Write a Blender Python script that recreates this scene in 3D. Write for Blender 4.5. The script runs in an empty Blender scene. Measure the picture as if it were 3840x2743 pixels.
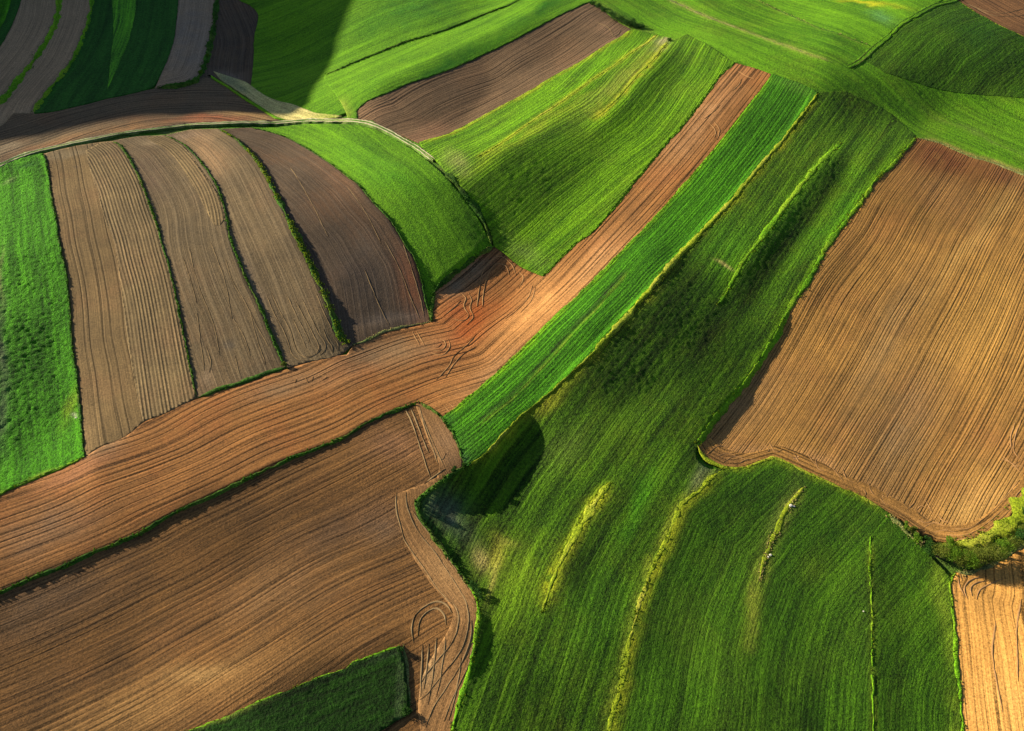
import bpy, math, random
import numpy as np

# ------------------------------------------------------------------ camera, world, sun, exposure
CAM_H, PITCH, HFOV = 160.0, math.radians(50), math.radians(65)
SUN_EL, SHADOW_AZ = math.radians(20), math.radians(22)      # shadows run to +x and a little to -y
scene = bpy.context.scene
COL = scene.collection
cam_d = bpy.data.cameras.new('camera'); cam = bpy.data.objects.new('camera', cam_d); COL.objects.link(cam)
cam.location = (0, 0, CAM_H); cam.rotation_euler = (math.pi/2-PITCH, 0, 0)
cam_d.sensor_fit = 'HORIZONTAL'; cam_d.angle = HFOV; cam_d.clip_start = 1; cam_d.clip_end = 20000
scene.camera = cam
world = bpy.data.worlds.new('World'); scene.world = world; world.use_nodes = True
nt = world.node_tree; nt.nodes.clear()
wo = nt.nodes.new('ShaderNodeOutputWorld'); bg = nt.nodes.new('ShaderNodeBackground'); sk = nt.nodes.new('ShaderNodeTexSky')
sk.sky_type = 'NISHITA'; sk.sun_disc = False; sk.sun_elevation = SUN_EL
sk.sun_rotation = math.atan2(-math.cos(SHADOW_AZ), math.sin(SHADOW_AZ))
bg.inputs['Strength'].default_value = 0.052
nt.links.new(sk.outputs[0], bg.inputs[0]); nt.links.new(bg.outputs[0], wo.inputs[0])
SDIR = np.array([math.cos(SHADOW_AZ), -math.sin(SHADOW_AZ)])
sun_d = bpy.data.lights.new('sun', 'SUN'); sun_d.energy = 5.0; sun_d.angle = math.radians(0.45); sun_d.color = (1.0, 0.85, 0.60)
sun = bpy.data.objects.new('sun', sun_d); COL.objects.link(sun); sun.location = (-300, 150, 250)
from mathutils import Vector
sun.rotation_euler = Vector((SDIR[0]*math.cos(SUN_EL), SDIR[1]*math.cos(SUN_EL), -math.sin(SUN_EL))).to_track_quat('-Z', 'Y').to_euler()
scene.view_settings.view_transform = 'Standard'; scene.view_settings.look = 'None'
scene.view_settings.exposure = 1.33; scene.view_settings.gamma = 1.0

rng = np.random.default_rng(7)
# ------------------------------------------------------------------ numpy helpers
def smooth01(t): t = np.clip(t, 0, 1); return t*t*(3-2*t)
def vnoise(x, y, seed=0):
    x = np.asarray(x, float); y = np.asarray(y, float)
    xi = np.floor(x).astype(np.int64); yi = np.floor(y).astype(np.int64); fx = smooth01(x-xi); fy = smooth01(y-yi)
    def h(a, b):
        n = (a*374761393 + b*668265263 + seed*1442695041) & 0xffffffff
        n = ((n ^ (n >> 13))*1274126177) & 0xffffffff
        return ((n ^ (n >> 16)) & 0xffff)/65535.0
    return (h(xi, yi)*(1-fx)+h(xi+1, yi)*fx)*(1-fy) + (h(xi, yi+1)*(1-fx)+h(xi+1, yi+1)*fx)*fy - 0.5
def fbm(x, y, seed=0, o=3):
    s = 0; a = 1.0
    for k in range(o): s = s + a*vnoise(x*2**k, y*2**k, seed+k*17); a *= .5
    return s
TH = math.tan(HFOV/2); F = np.array([0, math.cos(PITCH), -math.sin(PITCH)]); U = np.array([0, math.sin(PITCH), math.cos(PITCH)])
PW, PH = 3840.0, 2743.0
def project(x, y, z):
    """world point -> pixel of the 3840 x 2743 survey frame"""
    dx = x; dy = y; dz = z-CAM_H
    zc = dy*F[1]+dz*F[2]; yc = dy*U[1]+dz*U[2]
    return (dx/zc/(2*TH)+.5)*PW, .5*PH-(yc/zc/(2*TH))*PW
# ------------------------------------------------------------------ terrain height field
X0, X1, Y0, Y1, RES = -640.0, 420.0, -40.0, 720.0, 0.5
NXg, NYg = int((X1-X0)/RES)+1, int((Y1-Y0)/RES)+1
Hgrid = np.zeros((NYg, NXg))
def H(x, y):
    gx = np.clip((np.asarray(x, float)-X0)/RES, 0, NXg-1.001); gy = np.clip((np.asarray(y, float)-Y0)/RES, 0, NYg-1.001)
    i = gx.astype(int); j = gy.astype(int); fx = gx-i; fy = gy-j
    return (Hgrid[j, i]*(1-fx)+Hgrid[j, i+1]*fx)*(1-fy)+(Hgrid[j+1, i]*(1-fx)+Hgrid[j+1, i+1]*fx)*fy
def ground(px, py):
    px = np.asarray(px, float); py = np.asarray(py, float)
    xc = (px/PW-.5)*2*TH; yc = (.5*PH-py)/PW*2*TH
    d = np.stack([xc, F[1]+yc*U[1], F[2]+yc*U[2]], -1)
    z = np.zeros(px.shape)
    for k in range(40):
        t = (z-CAM_H)/d[..., 2]; x = d[..., 0]*t; y = d[..., 1]*t
        z = z*.5+H(x, y)*.5
    return np.stack([x, y], -1)
ZO = {'1': (0, 0), '2': (1270, 0), '3': (2540, 0), '4': (0, 900), '5': (1270, 900), '6': (2540, 900), '7': (0, 1813), '8': (1270, 1813), '9': (2540, 1813), 'T': (2150, 0), 'B': (3340, 1850), 'U': (650, 100), 'L': (1000, 1100), 'K': (1500, 1500), 'V': (2900, 1800)}
def ZK(z): return {'T': 500/2274., 'B': 500/2274., 'U': 500/2274., 'L': 400/2271., 'K': 600/2266., 'V': 300/2274.}.get(z, 1300/2270.)
def PX(s):
    """'1: x,y x,y 2: x,y' -> list of sides ('/' parts them), each an array of survey pixels"""
    sides = [[]]; z = '1'
    for t in s.replace('\n', ' ').split():
        if t == '/': sides.append([sides[-1][-1]]); continue
        if t.endswith(':'): z = t[:-1]; continue
        a, b = map(float, t.split(','))
        if z == 'F': sides[-1].append((a*3840/2273, b*3840/2273))
        elif z == 'P': sides[-1].append((a, b))
        else: sides[-1].append((ZO[z][0]+a*ZK(z), ZO[z][1]+b*ZK(z)))
    return [np.array(q) for q in sides]
def catmull(P, step):
    P = np.asarray(P, float)
    if len(P) < 3:
        n = max(2, int(np.linalg.norm(P[-1]-P[0])/step)+1); return P[0]+(P[-1]-P[0])*np.linspace(0, 1, n)[:, None]
    Q = np.vstack([2*P[0]-P[1], P, 2*P[-1]-P[-2]]); out = []
    for i in range(1, len(Q)-2):
        p0, p1, p2, p3 = Q[i-1:i+3]; L = np.linalg.norm(p2-p1)
        if L < 1e-6: continue
        d0 = max(np.linalg.norm(p1-p0), 1e-6)**.5; d1 = L**.5; d2 = max(np.linalg.norm(p3-p2), 1e-6)**.5
        t0, t1 = 0, d0; t2 = t1+d1; t3 = t2+d2
        n = max(1, int(L/step)); t = np.linspace(t1, t2, n, endpoint=False)[:, None]
        A1 = (t1-t)/(t1-t0)*p0+(t-t0)/(t1-t0)*p1; A2 = (t2-t)/(t2-t1)*p1+(t-t1)/(t2-t1)*p2; A3 = (t3-t)/(t3-t2)*p2+(t-t2)/(t3-t2)*p3
        B1 = (t2-t)/(t2-t0)*A1+(t-t0)/(t2-t0)*A2; B2 = (t3-t)/(t3-t1)*A2+(t-t1)/(t3-t1)*A3
        out.append((t2-t)/(t2-t1)*B1+(t-t1)/(t2-t1)*B2)
    out.append(P[-1][None]); return np.vstack(out)
def line(s, step=1.0, rough=0.25):
    """survey pixels -> smooth open line on the ground, metres"""
    p = PX(s)[0] if isinstance(s, str) else s
    w = catmull(ground(p[:, 0], p[:, 1]), step)
    return w+rough*np.stack([fbm(w[:, 0]*.35, w[:, 1]*.35, 5), fbm(w[:, 0]*.35, w[:, 1]*.35, 9)], -1)
def polygon(s):
    out = []
    for side in PX(s):
        w = line(side, 1.2)
        out.append(w if not out else w[1:] if np.allclose(out[-1][-1], w[0]) else w)
    P = np.vstack(out)
    keep = np.linalg.norm(P-np.roll(P, 1, 0), axis=1) > .02
    return P[keep]
def polydist(x, y, L, extend=0.0):
    """nearest distance, signed side (+ = right of the line's direction), arc length, overshoot beyond the ends"""
    if extend:
        a = L[0]+(L[0]-L[min(4, len(L)-1)])/max(1e-6, np.linalg.norm(L[0]-L[min(4, len(L)-1)]))*extend
        b = L[-1]+(L[-1]-L[-min(5, len(L))])/max(1e-6, np.linalg.norm(L[-1]-L[-min(5, len(L))]))*extend
        L = np.vstack([a, L, b])
    A = L[:-1]; D = L[1:]-A; l = np.linalg.norm(D, axis=1); S = np.concatenate([[0], np.cumsum(l)])
    best = np.full(x.shape, 1e9); side = np.zeros(x.shape); arc = np.zeros(x.shape); over = np.zeros(x.shape)
    for i in range(len(A)):
        tx, ty = D[i]/l[i]; rx = x-A[i, 0]; ry = y-A[i, 1]; t = rx*tx+ry*ty; tc = np.clip(t, 0, l[i])
        d = np.hypot(rx-tc*tx, ry-tc*ty); m = d < best-1e-9
        best[m] = d[m]; side[m] = np.sign(rx*ty-ry*tx)[m]; arc[m] = (S[i]+tc)[m]
        if i == 0: over[m] = np.maximum(0, -t)[m]
        elif i == len(A)-1: over[m] = np.maximum(0, t-l[i])[m]
        else: over[m] = 0
    return best, np.where(side == 0, 1, side), arc-extend, over
# ------------------------------------------------------------------ relief: how each slope faces the low sun (survey pixels of a 2273 wide sheet)
# x, y, slope light (1 = level ground, more = leans to the sun, less = leans away), reach
LEAN = '''
60,480,1.15 60,640,.75 60,800,.5 60,930,.6 130,1010,1.3 200,500,1.0 200,800,1.0 330,600,1.0 360,800,1.0 340,400,.8 450,500,.9 500,750,.85
460,340,1.1 560,450,1.0 650,650,.85 600,340,.9 700,420,.8 760,520,.6 860,640,.45 800,720,.6 900,560,.55
660,320,1.4 760,310,1.45 850,340,1.25 900,430,.9 960,480,.55 1000,560,.35 930,530,.55 1040,480,.6
850,230,.9 1000,180,.9 1200,90,.9 1000,240,.7 1300,60,1.0
1150,260,1.3 1300,170,1.25 1000,330,1.35 1050,350,1.1 1120,430,.65 1180,440,.55 1260,330,.8 1230,290,1.0 1350,210,1.1 1300,380,.7 1130,500,.45 1200,560,1.0 1350,400,1.05 1450,260,1.1 1500,180,1.25
800,80,1.2 900,40,1.1 780,170,1.45 900,140,1.3 1100,70,1.25 980,130,.95 760,240,1.5 1010,20,.9 
1500,70,1.3 1400,20,.95 1700,130,1.2 1800,190,1.1 1800,40,1.4 1950,40,1.35 1650,30,1.1
1900,150,.75 1950,110,1.0 2050,80,.9 2150,100,.7 2230,150,.55 2100,160,.6 1950,200,.4 2050,215,.45 2150,240,.8 2240,270,1.0 2150,300,1.0 1900,240,.6 1980,260,.85 2200,20,1.0
1650,170,1.1 1560,330,1.1 1450,450,1.15 1350,560,1.3 1250,640,1.35 1200,700,1.3 1130,790,1.15 1030,860,1.0 1060,640,.75 1000,690,.85 1000,740,.95 900,780,.9 700,880,.9 500,920,.9 300,1020,.85 100,1150,.75
1750,230,.95 1650,370,.95 1550,480,1.0 1400,640,1.05 1250,800,1.1 1120,900,1.0 1060,960,.9
1800,300,.75 1700,400,.95 1650,470,1.0 1600,560,.95 1550,640,.75 1450,720,.5 1500,800,.5 1350,820,.5 1400,900,.5 1250,900,.65 1300,950,.55 1200,980,.75 1150,960,.6 1080,1030,.45
1780,410,.6 1750,480,.55 1700,600,.6 1820,450,.9 1800,550,.95 1730,650,.9 1650,720,.6 1600,800,.5 1550,900,.5 1530,960,.45 1950,320,.95 1450,960,.6 1380,960,.7
1030,1090,.5 1000,1150,.5 1060,1200,.5 1100,1260,1.3 1150,1130,.75 1250,1080,.8 1200,1180,1.0 1180,1300,1.15 1120,1350,.95 1300,1250,.8 1380,1150,.75 1450,1050,.8 1130,1450,.6 1250,1400,.8 1300,1500,.6 1150,1560,.45 1080,1420,.45
2050,330,.85 2000,420,.75 2100,440,.8 2200,400,.9 1950,560,1.0 2100,600,1.05 2230,600,1.1 1850,700,1.0 2000,760,1.0 2200,800,1.15 1750,860,.95 2000,900,.88 1960,950,.85 2080,920,.95 1650,960,.85 1800,980,.95 2200,1000,1.2 2100,1150,1.0
1650,1080,.7 1600,1130,.8 1520,1250,.8 1750,1080,.85 1850,1150,.75 1950,1150,.85 1700,1250,.85 1500,1400,.8 1650,1450,.8 1800,1350,.9 1850,1500,.75 2000,1300,.95 2050,1500,.85 1600,1580,.6 1750,1600,.6
2200,1300,1.1 2200,1450,1.3 2230,1580,1.3
900,1000,.8 800,950,.85 900,1050,.75 700,1100,.7 500,1180,.6 300,1260,.6 150,1310,.55 50,1360,.55 50,1430,.62 200,1400,.6 400,1300,.65 650,1250,.85 850,1200,.8 600,1400,.92 800,1350,.92 400,1500,.95 200,1560,.85 1000,1350,1.0 950,1250,.95 980,1500,1.0 60,1560,.75
700,1560,.4 860,1500,.45 300,220,.85 150,120,.9 150,300,.85 300,280,.9 50,330,.8 400,120,.9 480,120,.8 560,230,1.1'''
_s = np.array([[float(v) for v in t.split(',')] for t in LEAN.split()]); _s[:, :2] *= 3840/2273
# folds that run along the plots: light, reach : points
FOLDS = '''
1.15,24:1780,330;1680,460;1560,610|.42,20:1850,400;1760,505;1650,660|1.35,24:1900,420;1800,560;1700,700|.75,18:1975,375;1870,545;1770,690;1650,860
.33,45:1560,650;1480,760;1380,850;1290,900|.85,26:1190,1010;1250,960;1340,890|.33,40:1610,800;1560,900;1500,950|.85,18:1500,880;1400,940;1300,1010;1230,1080|.9,22:1450,1010;1380,1110;1310,1230
.45,15:1410,1080;1320,1200;1270,1290|.6,20:1600,1100;1510,1250;1450,1450|1.45,22:1330,130;1180,220;1030,320|1.25,15:1440,140;1380,220;1300,290|.55,18:1490,140;1400,250;1310,320
.5,38:1290,345;1190,410;1090,440|1.1,34:1440,310;1350,420;1230,560|1.5,18:780,190;900,140;1050,80;1180,20|.7,14:860,200;1000,140;1200,45|.2,42:1075,470;1040,540;1000,590;950,620|.45,40:960,470;920,520|.45,30:850,640;800,700
.42,22:1850,205;1950,220;2080,245|1.0,24:2080,290;2180,310;2273,320|1.35,24:690,225;760,250;820,245|.5,26:870,620;900,680;780,730|.8,22:1830,1150;1800,1350;1790,1550|1.0,20:1880,1200;1870,1400;1870,1600|.65,18:1960,1250;1965,1400;1970,1600|1.0,22:1640,1300;1600,1450;1580,1600'''
_f = []
for t_ in FOLDS.replace('\n', '|').split('|'):
    if not t_: continue
    h_, p_ = t_.split(':'); v_, r_ = map(float, h_.split(',')); q_ = np.array([[float(c) for c in u.split(',')] for u in p_.split(';')])
    for i_ in range(len(q_)-1):
        n_ = max(1, int(np.linalg.norm(q_[i_+1]-q_[i_])/r_))
        for k_ in range(n_): _f.append((*((q_[i_]+(q_[i_+1]-q_[i_])*k_/n_)*3840/2273), v_, r_*3840/2273))
def lean(px, py):
    w = np.full(px.shape, 1e-4); a = w*0.95
    for x, y, v, r in _f:
        m = (np.abs(px-x) < 3.5*r) & (np.abs(py-y) < 3.5*r)
        k = 1.8*np.exp(-((px[m]-x)**2+(py[m]-y)**2)/(2*r*r)); w[m] += k; a[m] += k*v
    for x, y, v in _s:
        k = np.exp(-((px-x)**2+(py-y)**2)/(2*62.0**2))+1e-3*np.exp(-((px-x)**2+(py-y)**2)/(2*260.0**2)); w = w+k; a = a+k*v
    return a/w
def solve_relief():
    global Hgrid
    st = 2; gx = np.arange(X0, X1+.01, RES*st); gy = np.arange(Y0, Y1+.01, RES*st); GX, GY = np.meshgrid(gx, gy)
    Z = np.zeros_like(GX)
    for it in range(3):
        px, py = project(GX, GY, Z)
        v = lean(np.clip(px, -300, 4140), np.clip(py, -260, 2900))
        edge = smooth01((4500-np.abs(px-1920)*1.0-1920+0)/700.)
        inside = smooth01((np.minimum(np.minimum(px+700, 4540-px), np.minimum(py+500, 3300-py)))/500.)
        v = 1+(v-1)*1.35*inside
        ang = np.arcsin(np.clip(v*math.sin(SUN_EL), -.2, .98))-SUN_EL
        g = np.tan(np.clip(ang, -.36, .34))*1.2
        g = g-g.mean()
        pad = 160; G = np.pad(g, pad, mode='linear_ramp')
        ky = np.fft.fftfreq(G.shape[0], RES*st)*2*np.pi; kx = np.fft.fftfreq(G.shape[1], RES*st)*2*np.pi; KX, KY = np.meshgrid(kx, ky)
        ks = KX*SDIR[0]+KY*SDIR[1]; kp = KX*SDIR[1]-KY*SDIR[0]
        Hh = np.fft.fft2(G)*np.conj(1j*ks)/(ks**2+.03*kp**2+(1/140.)**2)
        Z = np.real(np.fft.ifft2(Hh))[pad:-pad, pad:-pad]
        rel = Z[::8, ::8]
    # back to the fine grid (bicubic-like by two passes of linear + smoothing)
    fx = np.arange(NXg)/st; fy = np.arange(NYg)/st
    def up(A, f, ax):
        i = np.clip(f.astype(int), 0, A.shape[ax]-2); t = f-i; a = np.take(A, i, ax); b = np.take(A, i+1, ax)
        p = np.take(A, np.clip(i-1, 0, None), ax); n = np.take(A, np.clip(i+2, None, A.shape[ax]-1), ax)
        sh = [1, 1]; sh[ax] = -1; t = t.reshape(sh)
        return a+.5*t*(b-p+t*(2*p-5*a+4*b-n+t*(3*(a-b)+n-p)))
    Hgrid = up(up(Z, fx, 1), fy, 0)
solve_relief()
# terraces: line, drop to its right in metres, width of the bank, reach on both sides
def terrace(s, drop, width=2.0, reach=22.0, shift=0.0):
    L = line(s, 2.0, 0) if isinstance(s, str) else s
    m = reach*2.6
    i0, i1 = int(max(0, (L[:, 0].min()-m-X0)/RES)), int(min(NXg, (L[:, 0].max()+m-X0)/RES)); j0, j1 = int(max(0, (L[:, 1].min()-m-Y0)/RES)), int(min(NYg, (L[:, 1].max()+m-Y0)/RES))
    GX, GY = np.meshgrid(X0+np.arange(i0, i1)*RES, Y0+np.arange(j0, j1)*RES)
    d, sd, arc, over = polydist(GX, GY, L)
    s = d*sd+shift
    prof = smooth01(s/width+.5)-.5
    a = np.abs(s); fall = np.where(a < width, 1, np.exp(-(a-width)/reach))*smooth01((reach*2.5-a)/reach)
    tot = np.linalg.norm(np.diff(L, axis=0), axis=1).sum()
    ends = smooth01(np.minimum(arc, tot-arc)/9.0+.15)*np.exp(-(over/5.0)**2)
    Hgrid[j0:j1, i0:i1] -= drop*prof*fall*ends
# ------------------------------------------------------------------ boundary lines read off the survey sheet
LN = dict(
 track='1: -150,1160 0,1090 100,1045 250,995 400,960 600,918 780,882 1000,852 1200,828 1400,816 1650,808 1950,798 2200,796 2: 100,797 220,820 330,868 430,926 530,985 620,1055 700,1130 790,1230 870,1330 935,1430 980,1530 5: 1000,40',
 bank1='1: 396,-60 390,0 372,120 320,250 230,390 120,530 0,690',
 bank2='1: 612,-60 606,0 578,150 528,290 458,430 370,540 290,640 225,745',
 bank3='1: 1428,-60 1420,0 1400,180 1370,320 1340,430 1280,530 1225,552 1030,582',
 palebank='1: 1370,490 1480,545 1620,625 1750,690 1900,740 2050,770',
 b10='2: 1300,-70 1190,0 950,100 700,200 400,295 150,395 0,460 1: 2130,495',
 b12u='2: 1660,10 1400,130 1150,265 900,385 650,490 450,555 300,620 170,680 122,730 125,780',
 b12l='2: 1920,195 1830,255 1620,385 1450,480 1250,600 1050,705 850,815 680,895 530,935',
 b27='1: 740,925 800,970 870,1080 930,1200 990,1370 1040,1510 1070,1624 4: 1120,220 1160,400 1210,650 1250,850 1288,1035',
 b28='1: 1080,888 1190,940 1270,1010 1360,1120 1430,1240 1475,1380 1495,1500 1530,1624 4: 1560,130 1620,270 1700,430 1770,600 1850,790 1872,838',
 b29='1: 1435,846 1560,925 1680,1050 1760,1180 1830,1320 1895,1450 1970,1600 4: 2045,180 2125,360 2200,540 5: 0,600 60,690',
 b29r='1: 1650,838 1850,895 2000,970 2150,1065 2270,1155 2: 120,1205 230,1330 330,1430 400,1540 450,1624 5: 490,110 540,250 570,380 605,535',
 bot28='4: 1300,1035 1450,975 1600,930 1760,870 1880,835 2050,790 2270,742 5: 90,692 200,650 300,600 500,560 605,535',
 b25='1: 285,1012 310,1100 330,1250 370,1450 395,1624 4: 440,250 465,500 480,750 505,900 530,1150 557,1425',
 b25b='4: 557,1425 400,1495 200,1575 100,1618 7: 0,72 -300,160',
 b31='7: -200,800 0,718 200,632 450,530 700,420 900,340 1100,225 1300,130 1500,35 4: 1700,1530 1900,1440 2270,1287 5: 150,1220 300,1150 450,1092 525,1062',
 b31t='5: 525,1062 600,1110 680,1175 740,1260 790,1360 822,1478',
 b31r='5: 822,1478 760,1530 630,1624 8: 570,75 512,135 540,240 640,370 740,510 830,630 895,735 918,850 900,1000 870,1180 830,1320 780,1480 740,1640 640,2200',
 b30='5: 1015,45 900,115 750,230 650,310 622,350',
 b30l='5: 622,350 612,450 605,535',
 b13b='5: 1015,45 1110,115 1200,185 1340,240',
 b14l='5: 1340,240 1430,150 1560,20 2: 1650,1535 1800,1370 1950,1180 2050,1060 2200,880 3: 0,870 150,680 300,480 375,415',
 b14r='5: 680,1168 760,1108 900,990 1050,862 1200,722 1350,575 1500,432 1650,288 1800,132 1930,0 3: 100,1150 250,970 400,780 540,600 620,490',
 b16r='3: 922,612 830,735 700,905 600,1020 480,1165 300,1375 150,1530 0,1690 5: 2100,250 2050,310 1900,485 1800,590 1650,760 1550,850 1400,990 1250,1115 1100,1260 1000,1370 920,1440 850,1485',
 b18l='3: 1565,905 1470,1010 1400,1090 1300,1185 1220,1300 1080,1480 960,1640 6: 930,130 840,300 740,440 660,610 560,780 470,910 350,1060 250,1170 130,1350',
 b18t='3: 1565,905 1700,935 1900,1020 2100,1080 2270,1150 2600,1290 2900,1420',
 b18b='6: 130,1350 180,1425 300,1490 400,1500 530,1465 640,1433 760,1485 900,1550 1060,1622 9: 1200,92 1350,172 1480,242 1620,340 1700,375 1850,390 1950,370 2080,300 2180,220 2270,115 2500,-150',
 b19l='6: 300,1505 200,1580 140,1650 9: 20,150 8: 2200,250 2130,400 2050,560 2000,700 1950,850 1915,1000 1880,1150 1850,1300 1810,1450 1770,1624 1690,2200',
 b20l='9: 1820,592 1788,640 1800,800 1815,1000 1832,1200 1852,1450 1868,1624 1905,2200',
 b20t='9: 1820,592 1900,580 2000,560 2120,500 2270,415 2600,250',
 b17a='3: 1075,940 950,1050 850,1170 750,1290 650,1430 540,1575 6: 480,85 420,160 330,330 260,430',
 b17b='8: 1800,-20 1735,60 1650,175 1560,330 1500,430 1445,530 1400,650 1365,740 1335,850',
 b23='3: 1770,-60 1830,5 1900,52 2000,112 2150,190 2270,245 2500,350',
 roadNE='3: 1900,-40 1830,2 1680,45 1560,110 1465,165 1370,255 1290,318 1200,400 1120,450',
 dry1='3: -60,0 0,25 200,115 450,210 700,300 870,360 1010,412',
 dry2='3: 440,-40 540,10 700,88 850,155 1000,210 1150,262 1280,312',
 b13a='2: 2085,232 1900,360 1700,500 1500,640 1300,775 1150,880 1000,985 900,1040',
 b13c='2: 2150,280 2050,400 1950,500 1850,620 1750,720 1640,800',
 hedgeN='2: 1645,15 1720,55 1790,110 1850,150 1920,190 2010,215 2085,235',
)
def rev(s):
    p = PX(s)[0][::-1]; return 'P: '+' '.join('%.1f,%.1f' % (a, b) for a, b in p)
def sub(s, a, b):
    """part of a line between the fractions a and b of its point list"""
    p = PX(s)[0]; n = len(p)-1; q = p[int(round(a*n)):int(round(b*n))+1]
    return 'P: '+' '.join('%.1f,%.1f' % (u, v) for u, v in q)
# ------------------------------------------------------------------ the long hill outside the frame, whose shade covers the far left strips
def add_hill():
    GX, GY = np.meshgrid(X0+np.arange(NXg)*RES, Y0+np.arange(NYg)*RES)
    n = np.array([SDIR[1], -SDIR[0]]); S = GX*SDIR[0]+GY*SDIR[1]; W = GX*n[0]+GY*n[1]
    wk = [-620, -500, -400, -293, -262, -234, -216, -209, -203, -190, -172, -158, -145, -130, -100, -60]
    sk_ = [-230, -215, -205, -190, -184, -174.6, -168, -171, -200, -219, -231, -238, -250, -300, -370, -480]
    w1 = np.array(wk, float); s1 = np.array(sk_, float)
    xg = s1*SDIR[0]+w1*n[0]; yg = s1*SDIR[1]+w1*n[1]; zg = H(xg, yg)
    sr = -480.0; Hr = np.maximum(0, (s1-sr-7)*math.tan(SUN_EL)+zg)
    Hw = np.interp(W+1.5*fbm(S*.03, W*.03, 31), w1, Hr, left=0, right=0)
    Hgrid[:] += Hw*np.where(np.abs(S-sr) < 150, np.cos(np.pi*(S-sr)/300)**2, 0)
    return
def terraces():
    # signed: + lowers the ground on the right of the line's direction, - on its left
    T = [('b28', -.7, 1.4, 12), ('b27', -.35, 1.2, 12), ('b29', -1.1, 2.4, 10), ('b29r', -.7, 1.5, 10),
         ('bank1', -1.2, 3.0, 10), ('bank2', -1.2, 2.5, 10), ('bank3', -1.0, 2.0, 8), ('b31', .45, 1.5, 14), ('b30', -1.2, 2.0, 10),
         ('b10', -.6, 1.5, 8), ('b17a', .4, 2.5, 8), ('b17b', .6, 3.5, 8), ('b13a', .4, 2, 8), ('b13c', .5, 2, 8)]
    for k, d, w, r in T: terrace(LN[k], d, w, r)
    L = LN
    terrace(sub(L['b16r'], 0, .8), .8, 3.0, 10, -1.0)
    terrace(sub(L['b18l'], 0, .6), -.15, 2.0, 9)
    terrace(sub(L['b18l'], .6, 1), -.9, 2.0, 8)
    terrace(L['b20t'], 2.2, 5, 9, 2.0)
    terrace(L['b19l'], .25, 2, 8)
    # the steep drop at the lower end of the striped crop and beside the big field
    terrace('5: 1250,1120 1100,1260 1000,1370 920,1440 850,1495 760,1545 640,1630 8: 560,80', -2.6, 5.0, 12, 2.5)
    terrace('8: 512,150 545,260 640,380 740,520 830,640 900,745 935,850 925,1000 885,1180 845,1320 790,1480 745,1640', -.5, 2.5, 9, 1.0)
H0 = Hgrid.copy()
add_hill(); terraces()
H1 = Hgrid.copy()
# ------------------------------------------------------------------ materials (all procedural; 'flow' = metres along / across the working direction)
def mat_new(name):
    m = bpy.data.materials.new(name); m.use_nodes = True; t = m.node_tree; t.nodes.clear(); return m, t
class NT:
    def __init__(s, t): s.t = t
    def n(s, ty, **k):
        x = s.t.nodes.new(ty)
        for a, b in k.items(): setattr(x, a, b)
        return x
    def lk(s, a, b): s.t.links.new(a, b)
    def math(s, op, a, b=None, c=None):
        x = s.n('ShaderNodeMath', operation=op)
        for i, v in enumerate((a, b, c)):
            if v is None: continue
            if isinstance(v, (int, float)): x.inputs[i].default_value = v
            else: s.lk(v, x.inputs[i])
        return x.outputs[0]
    def noise(s, vec, scale, detail=2, rough=.5, dist=0.0):
        x = s.n('ShaderNodeTexNoise'); x.inputs['Scale'].default_value = scale; x.inputs['Detail'].default_value = detail
        x.inputs['Roughness'].default_value = rough; x.inputs['Distortion'].default_value = dist; s.lk(vec, x.inputs['Vector']); return x.outputs['Fac']
    def scale(s, vec, sx, sy, sz=1.0, off=(0, 0, 0)):
        x = s.n('ShaderNodeMapping'); x.inputs['Scale'].default_value = (sx, sy, sz); x.inputs['Location'].default_value = off; s.lk(vec, x.inputs['Vector']); return x.outputs[0]
    def mix(s, f, a, b):
        x = s.n('ShaderNodeMix', data_type='RGBA'); 
        for i, v in ((0, f), (6, a), (7, b)):
            if isinstance(v, (int, float)): x.inputs[i].default_value = v
            elif isinstance(v, tuple): x.inputs[i].default_value = (*v, 1)
            else: s.lk(v, x.inputs[i])
        return x.outputs[2]
    def rng(s, v, a, b, c=0., d=1.):
        x = s.n('ShaderNodeMapRange'); x.inputs[1].default_value = a; x.inputs[2].default_value = b; x.inputs[3].default_value = c; x.inputs[4].default_value = d
        s.lk(v, x.inputs[0]); return x.outputs[0]
def finish(q, m, color, height, rough=.95, bump=1.0, tint=True):
    if tint:
        a = q.n('ShaderNodeAttribute', attribute_name='tint'); color = q.mix(a.outputs['Alpha'], color, a.outputs['Color'])
        # keep the grain of the ground inside the stain
    b = q.n('ShaderNodeBsdfPrincipled'); b.inputs['Roughness'].default_value = rough; b.inputs['Specular IOR Level'].default_value = .15
    q.lk(color, b.inputs['Base Color'])
    if height is not None:
        bp = q.n('ShaderNodeBump'); bp.inputs['Strength'].default_value = bump; bp.inputs['Distance'].default_value = 1.0
        q.lk(height, bp.inputs['Height']); q.lk(bp.outputs[0], b.inputs['Normal'])
    o = q.n('ShaderNodeOutputMaterial'); q.lk(b.outputs[0], o.inputs[0]); return m
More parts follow.
